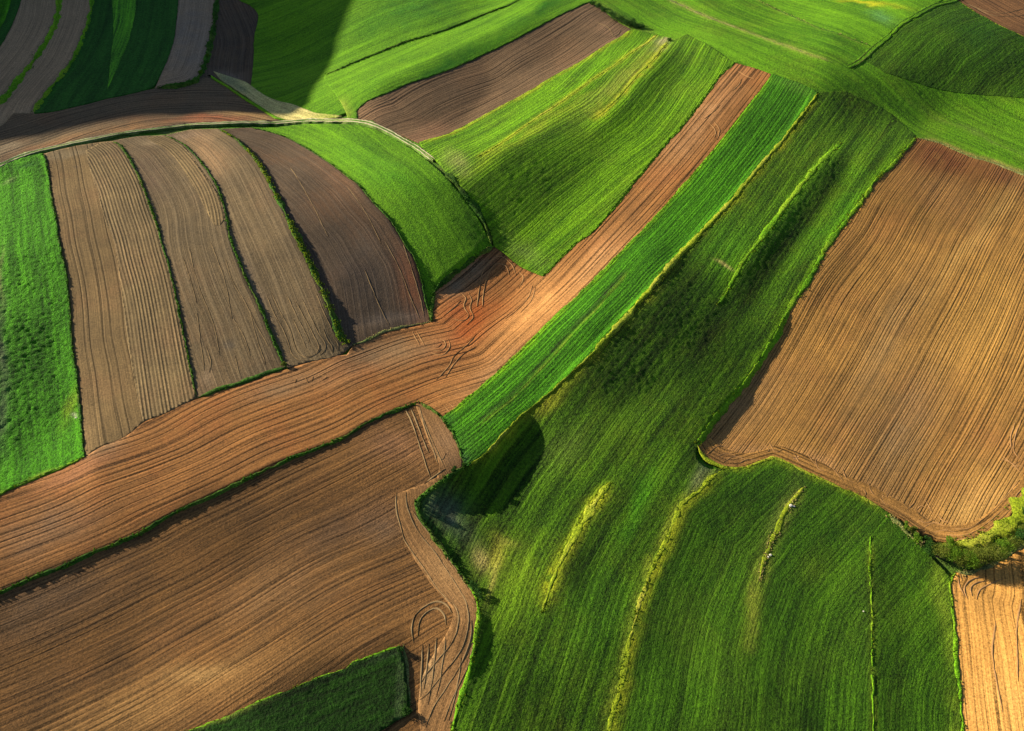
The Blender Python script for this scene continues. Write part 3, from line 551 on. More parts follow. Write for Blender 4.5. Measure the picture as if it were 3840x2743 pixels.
# ------------------------------------------------------------------ palette of the land
M = dict(
 tan=soil('tilled_tan_earth', (.175, .125, .066), (.105, .076, .043), (.19, .105, .05), streak=.03, clod=.05, seed=1, pairs=5.2, pair_amp=.10, wander=.05, col_streak=.3),
 tan2=soil('rolled_brown_earth', (.145, .110, .068), (.082, .066, .047), (.16, .092, .05), streak=.03, clod=.05, seed=2, pairs=3.1, pair_amp=-.04, wander=.05, col_streak=.3),
 ridged=soil('ridged_tan_earth', (.19, .145, .082), (.11, .084, .052), (.18, .105, .055), spacing=.92, furrow=.15, uneven=.05, streak=.02, clod=.04, seed=3, wander=.01, col_streak=.2),
 umber=soil('dark_brown_earth', (.092, .066, .048), (.050, .040, .035), (.13, .066, .033), streak=.02, clod=.06, seed=4, pairs=3.6, pair_amp=-.03, wander=.05, col_streak=.3),
 slate=soil('grey_brown_earth', (.33, .235, .16), (.23, .17, .12), None, streak=.03, clod=.05, seed=5, wander=.05),
 curve=soil('curved_brown_earth', (.155, .115, .078), (.09, .07, .054), (.17, .09, .045), spacing=1.6, groove=.06, gw=.3, streak=.04, clod=.05, seed=6, wander=.1),
 plum=soil('furrowed_brown_earth', (.155, .106, .07), (.088, .063, .047), (.16, .092, .05), spacing=1.3, groove=.07, gw=.3, streak=.05, clod=.05, seed=7, wander=.08),
 orange=soil('orange_brown_earth', (.33, .158, .056), (.135, .070, .032), (.30, .10, .032), spacing=1.9, groove=.12, gw=.42, streak=.08, clod=.06, seed=8, wander=.05, streak_w=.5, col_streak=.6),
 brown=soil('harrowed_brown_earth', (.215, .112, .040), (.066, .042, .026), (.22, .10, .034), spacing=1.25, groove=.08, gw=.34, modlo=.0, gdark=.5, uneven=.7, streak=.085, clod=.12, seed=9, wander=.05, streak_w=.42, col_streak=.6),
 head=soil('headland_brown_earth', (.245, .140, .062), (.15, .088, .046), None, streak=.05, clod=.07, seed=10, wander=.15),
 ochre=soil('ploughed_ochre_earth', (.355, .200, .060), (.165, .098, .038), (.27, .12, .042), spacing=1.45, groove=.20, gw=.36, streak=.08, clod=.07, seed=11, wander=.05, streak_w=.4, col_streak=.4, gdark=.58),
 head2=soil('turned_headland_earth', (.36, .20, .062), (.22, .125, .045), None, spacing=1.0, groove=.10, gw=.3, streak=.10, clod=.12, seed=14, wander=.3, modlo=0),
 gold=soil('golden_tilled_earth', (.60, .335, .10), (.40, .22, .068), None, spacing=1.7, groove=.05, gw=.3, streak=.05, clod=.05, seed=12, wander=.15),
 rust=soil('red_brown_earth', (.20, .105, .05), (.12, .066, .038), None, spacing=2.2, groove=.06, streak=.06, clod=.05, seed=13),
 lush=grass('lush_spring_crop', (.004, .060, .002), (.075, .31, .006), None, tuft=.55, size=1.5, streak=.16, streak_w=.9, rows=.05, row_sp=1.9, seed=1, col_streak=.35),
 lush2=grass('bright_green_crop', (.030, .120, .004), (.115, .28, .006), (.14, .30, .01), tuft=.18, size=1.8, streak=.08, streak_w=1.0, seed=2, dryamt=.35, col_streak=.3),
 stripe=grass('drilled_green_crop', (.006, .060, .003), (.060, .235, .005), None, tuft=.20, size=1.9, streak=.2, streak_w=.62, seed=3, col_streak=.6, gap=.75, gap_sp=1.15),
 meadow=grass('meadow_grass', (.022, .10, .003), (.105, .265, .005), (.15, .20, .016), tuft=.24, size=1.6, streak=.07, streak_w=1.2, seed=4, dryamt=.4, col_streak=.35),
 deep=grass('deep_green_meadow', (.004, .032, .002), (.060, .150, .004), (.13, .16, .010), tuft=.42, size=1.5, streak=.20, streak_w=1.0, seed=5, dryamt=.35, col_streak=.6, band=.5, gap=.3, gap_sp=1.3),
 deep2=grass('dense_green_meadow', (.005, .042, .002), (.055, .150, .004), (.10, .155, .012), tuft=.40, size=1.9, streak=.12, streak_w=.8, seed=6, dryamt=.3, col_streak=.5, band=.35, gap=.35, gap_sp=1.1),
 fan=grass('combed_meadow_grass', (.014, .085, .003), (.12, .275, .005), (.18, .25, .02), tuft=.22, size=1.6, streak=.20, streak_w=.9, seed=7, dryamt=.3, col_streak=.55, band=.35, gap=.3, gap_sp=1.2),
 shade=grass('shade_tone_crop', (.010, .055, .008), (.026, .115, .012), None, tuft=.22, size=1.3, streak=.08, streak_w=1.5, seed=8, col_streak=.3),  # darker, cooler copy: shade put into the far left crop's colour
 shadelit=grass('sunlit_tone_crop', (.016, .10, .02), (.09, .30, .014), None, tuft=.22, size=1.3, streak=.12, streak_w=.9, seed=9, col_streak=.8),  # lit copy: a sunlit stripe put into the crop colour
 nettle=grass('dark_rank_crop', (.002, .014, .002), (.018, .070, .004), None, tuft=.6, size=1.2, streak=.3, streak_w=1.2, rows=.15, row_sp=2.2, seed=10, col_streak=.6),
 dryg=grass('dry_bleached_grass', (.26, .24, .09), (.56, .50, .20), (.2, .25, .04), tuft=.12, size=1.6, streak=.06, streak_w=1.2, seed=11, dryamt=.4),
 paleg=grass('pale_rough_grass', (.04, .09, .02), (.18, .22, .06), (.36, .32, .13), tuft=.3, size=1.4, streak=.08, seed=12, dryamt=.7),
 yellowg=grass('yellow_bank_grass', (.08, .17, .006), (.28, .34, .015), (.45, .40, .07), tuft=.25, size=1.8, streak=.06, streak_w=.7, seed=13, dryamt=.8),
 limeg=grass('lime_bank_grass', (.03, .15, .004), (.15, .35, .008), (.36, .40, .03), tuft=.25, size=1.8, seed=14, dryamt=.5),
 weed=grass('dark_bank_weeds', (.005, .040, .005), (.05, .14, .010), (.16, .17, .03), tuft=.45, size=1.1, seed=15, dryamt=.7),
 roadg=grass('track_grass', (.025, .09, .012), (.10, .20, .03), (.34, .33, .14), tuft=.12, size=1.8, seed=16, dryamt=.6),
 rut=plain('pale_wheel_ruts', (.30, .27, .17), (.48, .45, .31), 1.5, .06),
 mark_l=plain('dry_earth_marks', (.17, .12, .06), (.24, .165, .085), 1.5, .05),
 mark_o=plain('dry_orange_marks', (.34, .19, .08), (.25, .14, .06), 1.5, .05),
 ground=grass('far_grassland', (.015, .08, .004), (.07, .20, .007), (.16, .13, .06), tuft=.25, size=1.2, streak=.05, seed=20, dryamt=.6),
 leafa=leafy('olive_spring_leaves', (.04, .075, .006), (.20, .235, .03)), leafb=leafy('dark_leaves', (.008, .04, .006), (.04, .12, .012)), leafc=leafy('bright_spring_leaves', (.035, .11, .006), (.15, .27, .012)),
 blade_y=leafy('yellow_green_blades', (.07, .16, .006), (.28, .35, .02)), blade_g=leafy('green_blades', (.015, .08, .005), (.09, .22, .010)), blade_d=leafy('dark_green_blades', (.012, .06, .006), (.05, .14, .012)),
 blade_p=leafy('straw_blades', (.30, .28, .10), (.55, .48, .2)),
 bark=plain('bark', (.06, .045, .03), (.12, .09, .06), 6, .02), stone=plain('pale_stone', (.38, .36, .32), (.62, .6, .55), 3, .06),
)
def J(*parts):
    """join line names ('-name' reversed, 'name@a@b' a stretch) and literal survey points into one outline with corners at the joints"""
    out = []
    for p in parts:
        if ':' not in p:
            r = p.startswith('-'); p = p.lstrip('-'); b = p.split('@'); s = LN[b[0]]
            if len(b) == 3: s = sub(s, float(b[1]), float(b[2]))
            if r: s = rev(s)
            sides = PX(s)
        else: sides = PX(p)
        for q in sides: out.append(q)
    txt = []
    for k, q in enumerate(out): txt.append('P: '+' '.join('%.1f,%.1f' % (a, b) for a, b in q))
    return txt
def outline(parts):
    pts = []
    for s in J(*parts):
        w = line(s, 1.2)
        if pts and np.linalg.norm(pts[-1][-1]-w[0]) < .05: w = w[1:]
        pts.append(w)
    P = np.vstack(pts); return P[np.linalg.norm(P-np.roll(P, 1, 0), axis=1) > .02]
RED, PALE, MOIST = (.30, .075, .016), (.36, .25, .14), (.07, .055, .045)
def field(name, parts, mat, off, guide, label, cat, group, **k):
    if cat in ('crop field', 'meadow', 'grass slope', 'grass strip') and 'amp' not in k: k['amp'] = {'lush': .30, 'deep': .12, 'deep2': .15, 'nettle': .45, 'fan': .14, 'stripe': .14}.get(mat, .12); k['ampsize'] = .75; k.setdefault('cell', .45 if mat in ('lush', 'deep', 'deep2', 'nettle', 'stripe') else .7)
    g = J(guide)[0]
    return surf(name.replace('_field', '_plot'), outline(parts), M[mat], off, g, label=label, cat={'ploughed field': 'ploughed plot', 'crop field': 'crop plot'}.get(cat, cat), group=group, **k)
GP, GC, GM = 'ploughed fields of the hillside patchwork', 'green crop fields of the hillside patchwork', 'grass meadows of the hillside patchwork'
def build_fields():
    f = field; R = {}
    # ---- top left
    R['corner'] = f('crop_field', ['1: -400,-200 90,-70 75,0 50,90 20,160 -60,260 -300,400'], 'lush', .3, '1: 75,0 50,90 20,160', 'small wedge of green crop tinted as sunlit in the upper left corner', 'crop field', GC)  # bright crop colour stands in for sunlight that the hill blocks here
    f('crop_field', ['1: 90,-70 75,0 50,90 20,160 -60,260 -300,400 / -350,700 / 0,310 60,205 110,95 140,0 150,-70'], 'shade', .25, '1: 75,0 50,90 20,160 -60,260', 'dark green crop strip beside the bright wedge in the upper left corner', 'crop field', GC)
    f('ploughed_field', ['1: 150,-70 140,0 110,95 60,205 0,310 -350,700', '1: -350,900 -80,760', '-bank1'], 'slate', .1, 'bank1', 'outermost grey brown ploughed strip in the upper left, left of the long curved grass bank', 'ploughed field', GP)
    f('ploughed_field', ['bank1', '1: -100,800 -60,840 0,830 90,745', '-bank2', '1: 500,-80'], 'slate', .1, 'bank2', 'narrow grey brown ploughed strip between the two curved grass banks in the upper left', 'ploughed field', GP)
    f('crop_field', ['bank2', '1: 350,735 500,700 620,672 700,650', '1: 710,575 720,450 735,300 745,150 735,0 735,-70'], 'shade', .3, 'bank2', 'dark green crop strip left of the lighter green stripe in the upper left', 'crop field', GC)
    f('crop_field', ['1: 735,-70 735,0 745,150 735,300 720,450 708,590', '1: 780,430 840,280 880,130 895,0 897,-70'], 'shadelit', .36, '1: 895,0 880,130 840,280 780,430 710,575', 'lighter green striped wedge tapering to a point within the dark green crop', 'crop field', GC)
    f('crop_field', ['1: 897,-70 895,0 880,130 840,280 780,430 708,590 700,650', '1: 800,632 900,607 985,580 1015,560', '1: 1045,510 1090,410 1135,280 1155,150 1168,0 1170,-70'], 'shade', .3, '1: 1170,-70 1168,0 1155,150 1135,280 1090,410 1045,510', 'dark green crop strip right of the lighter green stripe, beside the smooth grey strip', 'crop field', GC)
    f('ploughed_field', ['1: 1170,-70 1168,0 1155,150 1135,280 1090,410 1045,510 1015,578', '1: 1100,572 1220,552', '-bank3@0@.86', '1: 1400,-70'], 'slate', .12, 'bank3', 'smooth grey ploughed strip ending at the two small shrubs, upper left', 'ploughed field', GP,
      blobs=[('1', 1250, 250, 200, 420, 0, (.17, .145, .125), .6)])
    f('ploughed_field', ['bank3@0@.75', '1: 1370,490 1480,540 1640,600', '1: 1650,500 1660,400 1665,250 1690,100 1640,40 1560,0 1540,-70'], 'umber', .1, '1: 1540,-70 1560,0 1660,250 1650,400 1640,600', 'small dark brown field in deep shade at the foot of the shaded meadow, upper left', 'ploughed field', GP,
      blobs=[('1', 1500, 500, 120, 30, 10, (.2, .16, .13), .5)])
    R['topm'] = f('meadow', ['1: 1540,-70 1560,0 1640,40 1690,100 1665,250 1660,400 1650,500 1640,600', '1: 1700,680 1800,690 1900,712 2050,755 2200,765 2270,740', '2: 60,700 -20,500 0,460', '-b10', '1: 1700,-120'], 'lush2', .25, 'b10', 'broad meadow, half dark and half bright, left of top centre', 'meadow', GM,
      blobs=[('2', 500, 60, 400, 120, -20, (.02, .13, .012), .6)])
    f('dry_grass_slope', ['1: 1400,475 1480,500 1600,540 1750,640 1930,695 2060,745 2150,755 2240,768', '1: 2200,780 2050,788 1900,795 1800,770 1700,700 1560,600 1450,530'], 'dryg', .45, '1: 1480,500 1600,560 1750,660 2050,760', 'pale straw coloured grass slope running into the track junction, half shaded', 'grass slope', None,
      blobs=[('1', 1520, 540, 160, 60, 35, (.16, .18, .10), .8), ('1', 2150, 770, 100, 30, 0, (.2, .3, .02), .7)])
    f('grass_strip', ['1: 1385,500 1480,560 1600,640 1700,700 1800,765 1870,792', '1: 1800,782 1740,745 1600,655 1480,575 1385,515'], 'limeg', .5, '1: 1480,570 1800,770', 'thin bright green strip along the lower edge of the pale straw slope', 'grass strip', None, cell=.6)
    f('ploughed_field', ['1: 1370,500 1460,555 1600,648 1740,742 1835,790', '1: 1500,798 1200,815 1000,842 780,873 600,908 400,952 250,988 100,1038 0,1085 -350,1260', '1: -350,900 -80,830 0,830 90,745', '1: 225,750 350,735 500,700 620,672 700,650 800,632 900,607 1015,580', '1: 1100,575 1220,560 1330,500'], 'curve', .08, '1: -300,1150 0,1010 250,920 600,800 1000,715 1400,700 1830,760', 'long grey brown field sweeping above the track, with a rusty lower edge', 'ploughed field', GP,
      blobs=[('1', 1350, 782, 320, 22, 0, (.26, .085, .04), .85), ('1', 800, 850, 300, 22, -12, (.30, .16, .07), .7), ('1', 420, 915, 220, 25, -14, (.33, .2, .09), .8), ('1', 60, 970, 110, 25, -18, (.33, .26, .17), .6), ('1', 1640, 770, 150, 18, 8, (.34, .22, .09), .8), ('1', 330, 950, 250, 25, -14, (.2, .09, .05), .5)])
    # ---- strip above and below the brown field of the top centre
    R['b10f'] = f('crop_field', ['b10', '1: 2120,520 2180,600 2240,690 2270,750', '2: 60,790 125,780', '-b12u', '2: 1640,-70'], 'lush2', .3, 'b12u', 'bright green crop strip with fine lines just above the top centre brown field', 'crop field', GC,
      blobs=[('2', 700, 450, 600, 45, -28, (.018, .12, .005), .8), ('2', 1350, 60, 200, 40, -28, (.018, .12, .005), .7), ('2', 20, 720, 60, 60, 0, (.30, .36, .05), .6)])
    R['f12'] = f('ploughed_field', ['-b12u', '2: 1640,12 1720,60 1790,118 1850,158 1920,195', 'b12l', '2: 430,892 330,857 200,805 125,780'], 'plum', .1, 'b12l', 'brown ploughed rectangle in the top centre, sloping down to the track', 'ploughed field', GP,
      blobs=[('2', 600, 880, 160, 60, -20, (.22, .12, .07), .7), ('2', 1750, 200, 150, 60, 35, (.24, .15, .09), .6), ('2', 250, 720, 150, 60, -25, (.24, .14, .08), .5)])
    R['fan'] = f('meadow', ['-b12l', '2: 2010,215 2085,235 2200,262', '3: 60,230 370,412', '-b14l', '-b13b', '2: 1000,1550 985,1500 920,1370 830,1260 740,1165 640,1060 560,985 530,940'], 'fan', .28, 'b13c', 'fan shaped meadow with combed lines, between top brown field and long orange strip', 'meadow', GM,
      tlines=[(LN['b13a'], 1.2, (.36, .36, .02), 1.0, 0), (LN['b13c'], 1.5, (.36, .36, .02), 1.0, 0), (LN['b13c'], 3.0, (.19, .24, .02), .6, 3.5), (LN['b13a'], 5.0, (.12, .30, .006), .6, 4.0), (LN['b12l'], 1.0, (.26, .30, .012), .7, -.8), (LN['b14l'], 1.6, (.14, .32, .006), .9, 1.0)], blobs=[('2', 1250, 880, 500, 30, -32, (.26, .33, .02), .5), ('2', 780, 1070, 100, 60, 40, (.24, .26, .08), .6), ('2', 2130, 270, 60, 30, -30, (.36, .34, .16), .8), ('5', 1250, 100, 150, 60, 30, (.12, .2, .04), .5), ('2', 1800, 560, 300, 50, -40, (.22, .28, .04), .5)])
    # ---- upper right meadows
    R['upm'] = f('meadow', ['2: 1640,-90 / 1640,12 1720,60 1790,118 1850,158 1920,195 / 2010,215 2085,235 / 2200,420', '3: 150,500 / 375,415 480,440 620,490 / 900,700 / 1200,800 / 1565,905', 'b18t', '3: 3000,600 / 2500,350', '-b23', '3: 1830,-60 / 1000,-150'], 'meadow', .2, 'dry1', 'wide sunlit meadow across the top right, crossed by faint dry lines', 'meadow', GM,
      tlines=[(LN['dry1'], 1.5, (.26, .28, .06), .8, 0), (LN['dry2'], .9, (.2, .22, .05), .8, -.3), (LN['b18t'], 1.4, (.3, .24, .07), .8, -.7), (LN['hedgeN'], 3.0, (.16, .22, .03), .5, -1)], blobs=[('3', 300, 300, 400, 90, 20, (.12, .30, .008), .55), ('3', 2000, 850, 300, 90, 22, (.08, .17, .01), .3), ('3', 2000, 900, 400, 14, 24, (.16, .22, .05), .3), ('3', 640, 510, 40, 14, 20, (.45, .33, .16), .7), ('3', 1150, 350, 300, 60, 20, (.06, .2, .007), .4)])
    R['f22'] = f('crop_field', ['dry2', '3: 1370,245 1460,160 1560,105 1680,40 1760,-10', '3: 1760,-90 400,-150'], 'lush2', .32, '3: 540,10 1280,312', 'vivid green crop field between the dry line and the grass track at the top right', 'crop field', GC,
      blobs=[('3', 1250, 22, 180, 16, 8, (.55, .48, .02), .55), ('3', 1350, 115, 90, 28, 20, (.08, .22, .07), .7)])
    R['f24'] = f('meadow', ['3: 1830,5 1690,62 1575,125 1480,180 1385,270 1300,335 1220,400', '3: 1350,480 1600,560 1900,620 2300,650 2700,700', '3: 2500,350', '-b23@.15@1'], 'deep2', .26, 'roadNE', 'dark rough green meadow right of the grass track at the top right', 'meadow', GM,
      blobs=[('3', 2000, 250, 200, 150, 0, (.012, .09, .006), .4)])
    R['f23'] = f('ploughed_field', ['b23', '3: 2700,300 2600,-200 1770,-120'], 'rust', .1, 'b23', 'reddish brown ploughed field cut off by the upper right corner', 'ploughed field', GP)
    # ---- long orange strip and big brown field
    R['f15'] = f('ploughed_field', ['-b25b', '4: 557,1425', '4: 700,1340 820,1290 950,1190 1100,1125 1290,1045', '4: 1450,985 1600,940 1760,880 1880,845 2050,800 2270,752', '5: 90,700 200,657 300,610 500,570 610,540', '-b30l', '-b30', 'b13b', 'b14l', '3: 375,415 480,440 620,490', '-b14r', '-b31t@0@.35', '-b31', '7: -400,500'], 'orange', .08, 'P: '+' '.join('%.0f,%.0f' % tuple(p) for p in np.vstack([PX('7: -200,800 450,530 1100,225 4: 1700,1530 2270,1287 5: 300,1150')[0], PX('5: 640,1000 860,930')[0], PX(LN['b14r'])[0][3:]])), 'long orange brown field, wide at lower left and narrowing to a strip between green fields', 'ploughed field', GP,
      blobs=[('5', 900, 560, 260, 110, -35, RED, 1.0), ('5', 760, 450, 90, 90, 0, (.30, .085, .025), .8), ('5', 1300, 450, 380, 130, -40, (.52, .26, .09), .8), ('5', 1700, 130, 300, 80, -45, (.46, .25, .11), .6), ('3', 150, 800, 400, 90, -50, (.44, .24, .11), .7), ('5', 820, 240, 200, 70, -30, (.22, .16, .10), .7), ('5', 1000, 900, 300, 90, -40, (.38, .21, .10), .5), ('5', 300, 750, 350, 90, -12, (.24, .17, .10), .6), ('4', 1900, 950, 300, 70, -12, (.25, .17, .10), .5), ('4', 700, 1330, 140, 70, -30, (.24, .155, .085), .7), ('7', 300, 300, 300, 150, -25, (.17, .115, .075), .5), ('4', 500, 1500, 300, 60, -25, (.25, .12, .065), .5)])
    R['f16'] = f('crop_field', ['b14r', '3: 700,515 800,550 922,612', 'b16r', '5: 840,1482 815,1478', '-b31t@0@1'], 'stripe', .35, 'b14r', 'long bright green crop strip with drilled rows running diagonally beside the orange strip', 'crop field', GC,
      tlines=[(LN['b14r'], 1.1, (.15, .36, .006), .85, 0), ('5: 870,1235 1100,1045 1300,838 1500,618 1700,408 1900,178', .42, (.02, .03, .01), .9, 0), ('5: 890,1235 1110,1055 1310,848 1510,628 1710,418 1900,190', .35, (.17, .22, .02), .6, .5)], blobs=[('5', 830, 1350, 100, 70, 60, (.04, .13, .012), .6), ('5', 700, 1180, 40, 60, 0, (.03, .10, .02), .4), ('5', 780, 1450, 70, 60, 0, (.06, .13, .05), .6), ('3', 750, 560, 150, 30, 20, (.08, .2, .02), .6)])
    # ---- centre and right meadows
    R['f17'] = f('meadow', ['3: 922,612', '3: 1100,600 1400,750 1560,890', 'b18l', '6: 120,1400 130,1440 200,1500 300,1500', 'b19l', '-b31r', '-b16r'], 'deep', .22, 'b17b', 'long dark green meadow flowing from the upper right down to the bottom centre', 'meadow', GM,
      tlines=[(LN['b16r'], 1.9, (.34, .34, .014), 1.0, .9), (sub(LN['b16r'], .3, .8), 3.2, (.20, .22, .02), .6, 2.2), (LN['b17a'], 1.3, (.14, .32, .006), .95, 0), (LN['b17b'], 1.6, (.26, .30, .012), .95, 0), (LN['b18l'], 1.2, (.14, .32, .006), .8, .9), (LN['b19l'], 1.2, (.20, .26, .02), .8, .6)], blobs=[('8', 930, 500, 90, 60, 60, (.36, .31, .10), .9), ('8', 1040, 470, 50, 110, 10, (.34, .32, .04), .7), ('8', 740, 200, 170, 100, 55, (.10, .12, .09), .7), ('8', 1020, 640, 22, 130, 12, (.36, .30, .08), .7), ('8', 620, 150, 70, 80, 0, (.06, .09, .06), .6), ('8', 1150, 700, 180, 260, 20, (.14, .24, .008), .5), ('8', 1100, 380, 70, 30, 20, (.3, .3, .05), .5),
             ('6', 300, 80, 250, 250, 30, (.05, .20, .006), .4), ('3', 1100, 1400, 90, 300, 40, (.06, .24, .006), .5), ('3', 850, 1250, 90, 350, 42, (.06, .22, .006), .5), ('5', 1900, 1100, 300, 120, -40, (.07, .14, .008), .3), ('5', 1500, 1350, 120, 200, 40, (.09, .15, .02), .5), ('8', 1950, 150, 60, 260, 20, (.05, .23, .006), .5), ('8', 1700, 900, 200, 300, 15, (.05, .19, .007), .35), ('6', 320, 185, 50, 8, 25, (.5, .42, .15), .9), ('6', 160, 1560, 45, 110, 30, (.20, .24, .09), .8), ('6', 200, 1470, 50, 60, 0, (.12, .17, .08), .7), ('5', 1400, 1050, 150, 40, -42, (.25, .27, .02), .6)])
    R['f18'] = f('ploughed_field', ['b18t', '3: 2900,2500 / 9: 2500,-150', '-b18b', '-b18l'], 'ochre', .1, '3: 1800,500 1600,850 1430,1060 1270,1260 1130,1500 6: 870,250 720,520 560,800 430,1000 200,1290 0,1500', 'huge tan ploughed field with long parallel furrows on the right side', 'ploughed field', GP, guide2=('3: 2900,700 2700,1100 6: 2480,0 2340,300 2200,650 2060,950 1900,1250 1720,1550 9: 1560,250', -1, 95.0),
      blobs=[('3', 1750, 1050, 330, 110, 22, (.15, .058, .022), 1.0), ('3', 2200, 1180, 250, 70, 25, (.15, .062, .026), 1.0), ('3', 1750, 1300, 260, 120, 30, (.27, .14, .055), .6), ('6', 1500, 1200, 200, 500, 25, (.22, .145, .075), .55), ('6', 1350, 700, 120, 500, 25, (.26, .18, .09), .35), ('6', 700, 1440, 350, 60, 10, (.38, .21, .095), .8), ('6', 350, 1000, 250, 300, 40, (.33, .19, .09), .45), ('9', 1500, 250, 300, 70, 30, (.36, .20, .09), .7), ('6', 2000, 500, 300, 600, 20, (.44, .25, .06), .5), ('9', 1950, 150, 250, 150, -30, (.54, .32, .10), .6), ('3', 2000, 1500, 500, 60, -50, (.5, .31, .10), .4)])
    hb_ = outline(['6: 130,1350 180,1425 300,1490 400,1500 530,1465 640,1433 760,1485 900,1550 1060,1622 9: 1200,92 1350,172 1480,242 1620,340 1700,375 1850,390 1950,370 2080,300 2180,220 2270,115 2500,-150', '9: 2380,-230 2200,30 2080,150 1960,240 1820,280 1680,260 1540,170 1400,90 1250,10 6: 1080,1540 930,1450 780,1390 660,1350 560,1380 420,1400 300,1360 210,1300'])
    tag(surf('headland', hb_, M['head2'], .15, J('b18b')[0], cell=.6, parent=R['f18'], depth=.3, amp=.10, ampsize=1.2, blobs=[('6', 300, 1430, 150, 60, 0, (.24, .125, .045), .7), ('9', 1500, 280, 250, 60, 30, (.26, .14, .05), .6)]))
    R['f19'] = f('meadow', ['6: 300,1510', '6: 400,1500 530,1465 640,1433', '6: 760,1485 900,1550 1060,1622 9: 1200,92 1350,172 1440,240', '9: 1500,330 1600,420 1690,520 1750,580 1790,620', 'b20l@.1@1', '9: 1905,2210 / -480,2210', '-b19l'], 'deep2', .24, 'b19l', 'rounded dark green meadow filling the bottom right below the huge tan field', 'meadow', GM,
      tlines=[(LN['b19l'], 1.3, (.26, .30, .012), .85, -.6), ('9: 1262,330 1265,480 1260,560 1268,680 1272,900 1270,1050 1275,1250 1280,1624 1282,1760', .7, (.16, .24, .012), .8, 0), ('9: 830,20 735,150 660,300 600,430 560,560 500,720 490,850 480,1000 470,1150', 1.3, (.20, .24, .03), .8, 0), (sub(LN['b20l'], .1, 1), 1.6, (.12, .20, .012), .8, .8), (LN['b18b'], 1.0, (.16, .25, .01), .7, .5)], blobs=[('9', 700, 180, 60, 240, 22, (.14, .2, .03), .6), ('9', 1250, 900, 60, 500, 0, (.05, .12, .01), .4), ('9', 1720, 700, 50, 250, -5, (.18, .26, .02), .5), ('9', 480, 850, 60, 300, 10, (.13, .20, .01), .4), ('9', 900, 560, 90, 100, 0, (.1, .18, .01), .5)])
    R['f20'] = f('ploughed_field', ['b20t', '9: 2900,900 2900,2210 / 1905,2200', '-b20l'], 'gold', .1, 'b20l', 'small golden tilled field in the bottom right corner', 'ploughed field', GP,
      blobs=[('9', 2150, 1450, 300, 250, 0, (.62, .34, .10), .5)])
    # ---- left fields
    R['f25'] = f('crop_field', ['b25', 'b25b', '7: -400,0 / 1: -400,1100 / -120,1160 0,1105 100,1058 200,1030 285,1012'], 'lush', .42, 'b25', 'bright green lush crop on the left edge below the track', 'crop field', GC,
      blobs=[('4', 10, 700, 38, 420, -2, (.09, .13, .06), .8), ('4', 0, 250, 12, 160, -2, (.2, .19, .08), .6), ('4', 15, 1150, 32, 200, -2, (.09, .15, .06), .7), ('1', 180, 1065, 90, 18, -12, (.02, .10, .02), .6), ('1', 60, 1170, 60, 14, -25, (.2, .3, .1), .6), ('4', 480, 1100, 40, 120, 20, (.25, .34, .02), .6), ('4', 300, 1540, 300, 15, -22, (.3, .36, .04), .6), ('4', 500, 1170, 16, 14, 0, (.6, .6, .45), .8)])
    R['f26'] = f('ploughed_field', ['1: 285,1012 420,975 560,948 740,925', 'b27', '4: 1100,1125 950,1190 820,1290 700,1340 557,1425', '-b25'], 'tan', .1, 'b25', 'tan tilled strip with dark tramlines next to the lush left crop', 'ploughed field', GP,
      blobs=[('1', 400, 1010, 200, 25, -10, (.2, .16, .10), .6), ('1', 520, 1090, 12, 8, 0, (.06, .05, .05), .8)])
    tag(surf('potato_ridges', outline(['1: 560,990 650,945 740,928', 'b27@0@1', '4: 1100,1130 940,1190', '4: 900,1050 860,800 820,550 790,300 740,0 1: 690,1450 640,1270 590,1120']), M['ridged'], .13, J('b27')[0], cell=.8, depth=.3, parent=R['f26']))
    R['f27'] = f('ploughed_field', ['1: 785,915 920,895 1080,888', 'b28', '4: 1760,875 1600,935 1450,980 1300,1035', '-b27'], 'tan2', .1, 'b28', 'brown strip with a patch of fine ridges between the first and second hedge banks', 'ploughed field', GP,
      blobs=[('1', 980, 1130, 90, 160, -25, (.12, .08, .055), .7), ('4', 1500, 690, 40, 30, 0, (.07, .065, .06), .6), ('4', 1350, 900, 40, 50, 20, (.28, .2, .13), .5), ('1', 1000, 930, 150, 30, 0, (.24, .18, .11), .6)])
    tag(surf('fine_ridges', outline(['1: 960,905 1080,895 1190,950 1300,1085 1400,1225 1460,1330 1482,1440', '1: 1440,1480 1400,1480', '1: 1330,1340 1240,1180 1120,1010 960,905']), M['ridged'], .13, J('b28')[0], cell=.8, depth=.3, parent=R['f27']))
    R['f28'] = f('ploughed_field', ['1: 1080,888 1250,852 1435,846', 'b29', '5: 90,692 4: 2200,765 2050,795 1880,838', '-b28'], 'tan2', .1, 'b29', 'tan strip with a turning loop at its foot, between second and third hedge banks', 'ploughed field', GP,
      blobs=[('1', 1350, 1010, 90, 140, -35, (.28, .17, .09), .7), ('1', 1200, 900, 120, 30, 0, (.24, .17, .12), .6), ('4', 1650, 300, 40, 300, -25, (.17, .13, .10), .4)])
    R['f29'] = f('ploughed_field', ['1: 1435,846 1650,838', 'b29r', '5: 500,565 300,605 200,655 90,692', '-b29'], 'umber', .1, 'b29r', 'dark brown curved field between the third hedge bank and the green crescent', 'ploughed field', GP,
      blobs=[('5', 480, 300, 90, 250, -12, (.20, .075, .035), .7), ('2', 0, 1150, 200, 100, 40, (.19, .105, .06), .6), ('5', 350, 520, 200, 50, -10, (.16, .125, .10), .6), ('5', 120, 200, 200, 250, 0, (.08, .065, .06), .3)])  # last tint puts slope shade into the soil colour
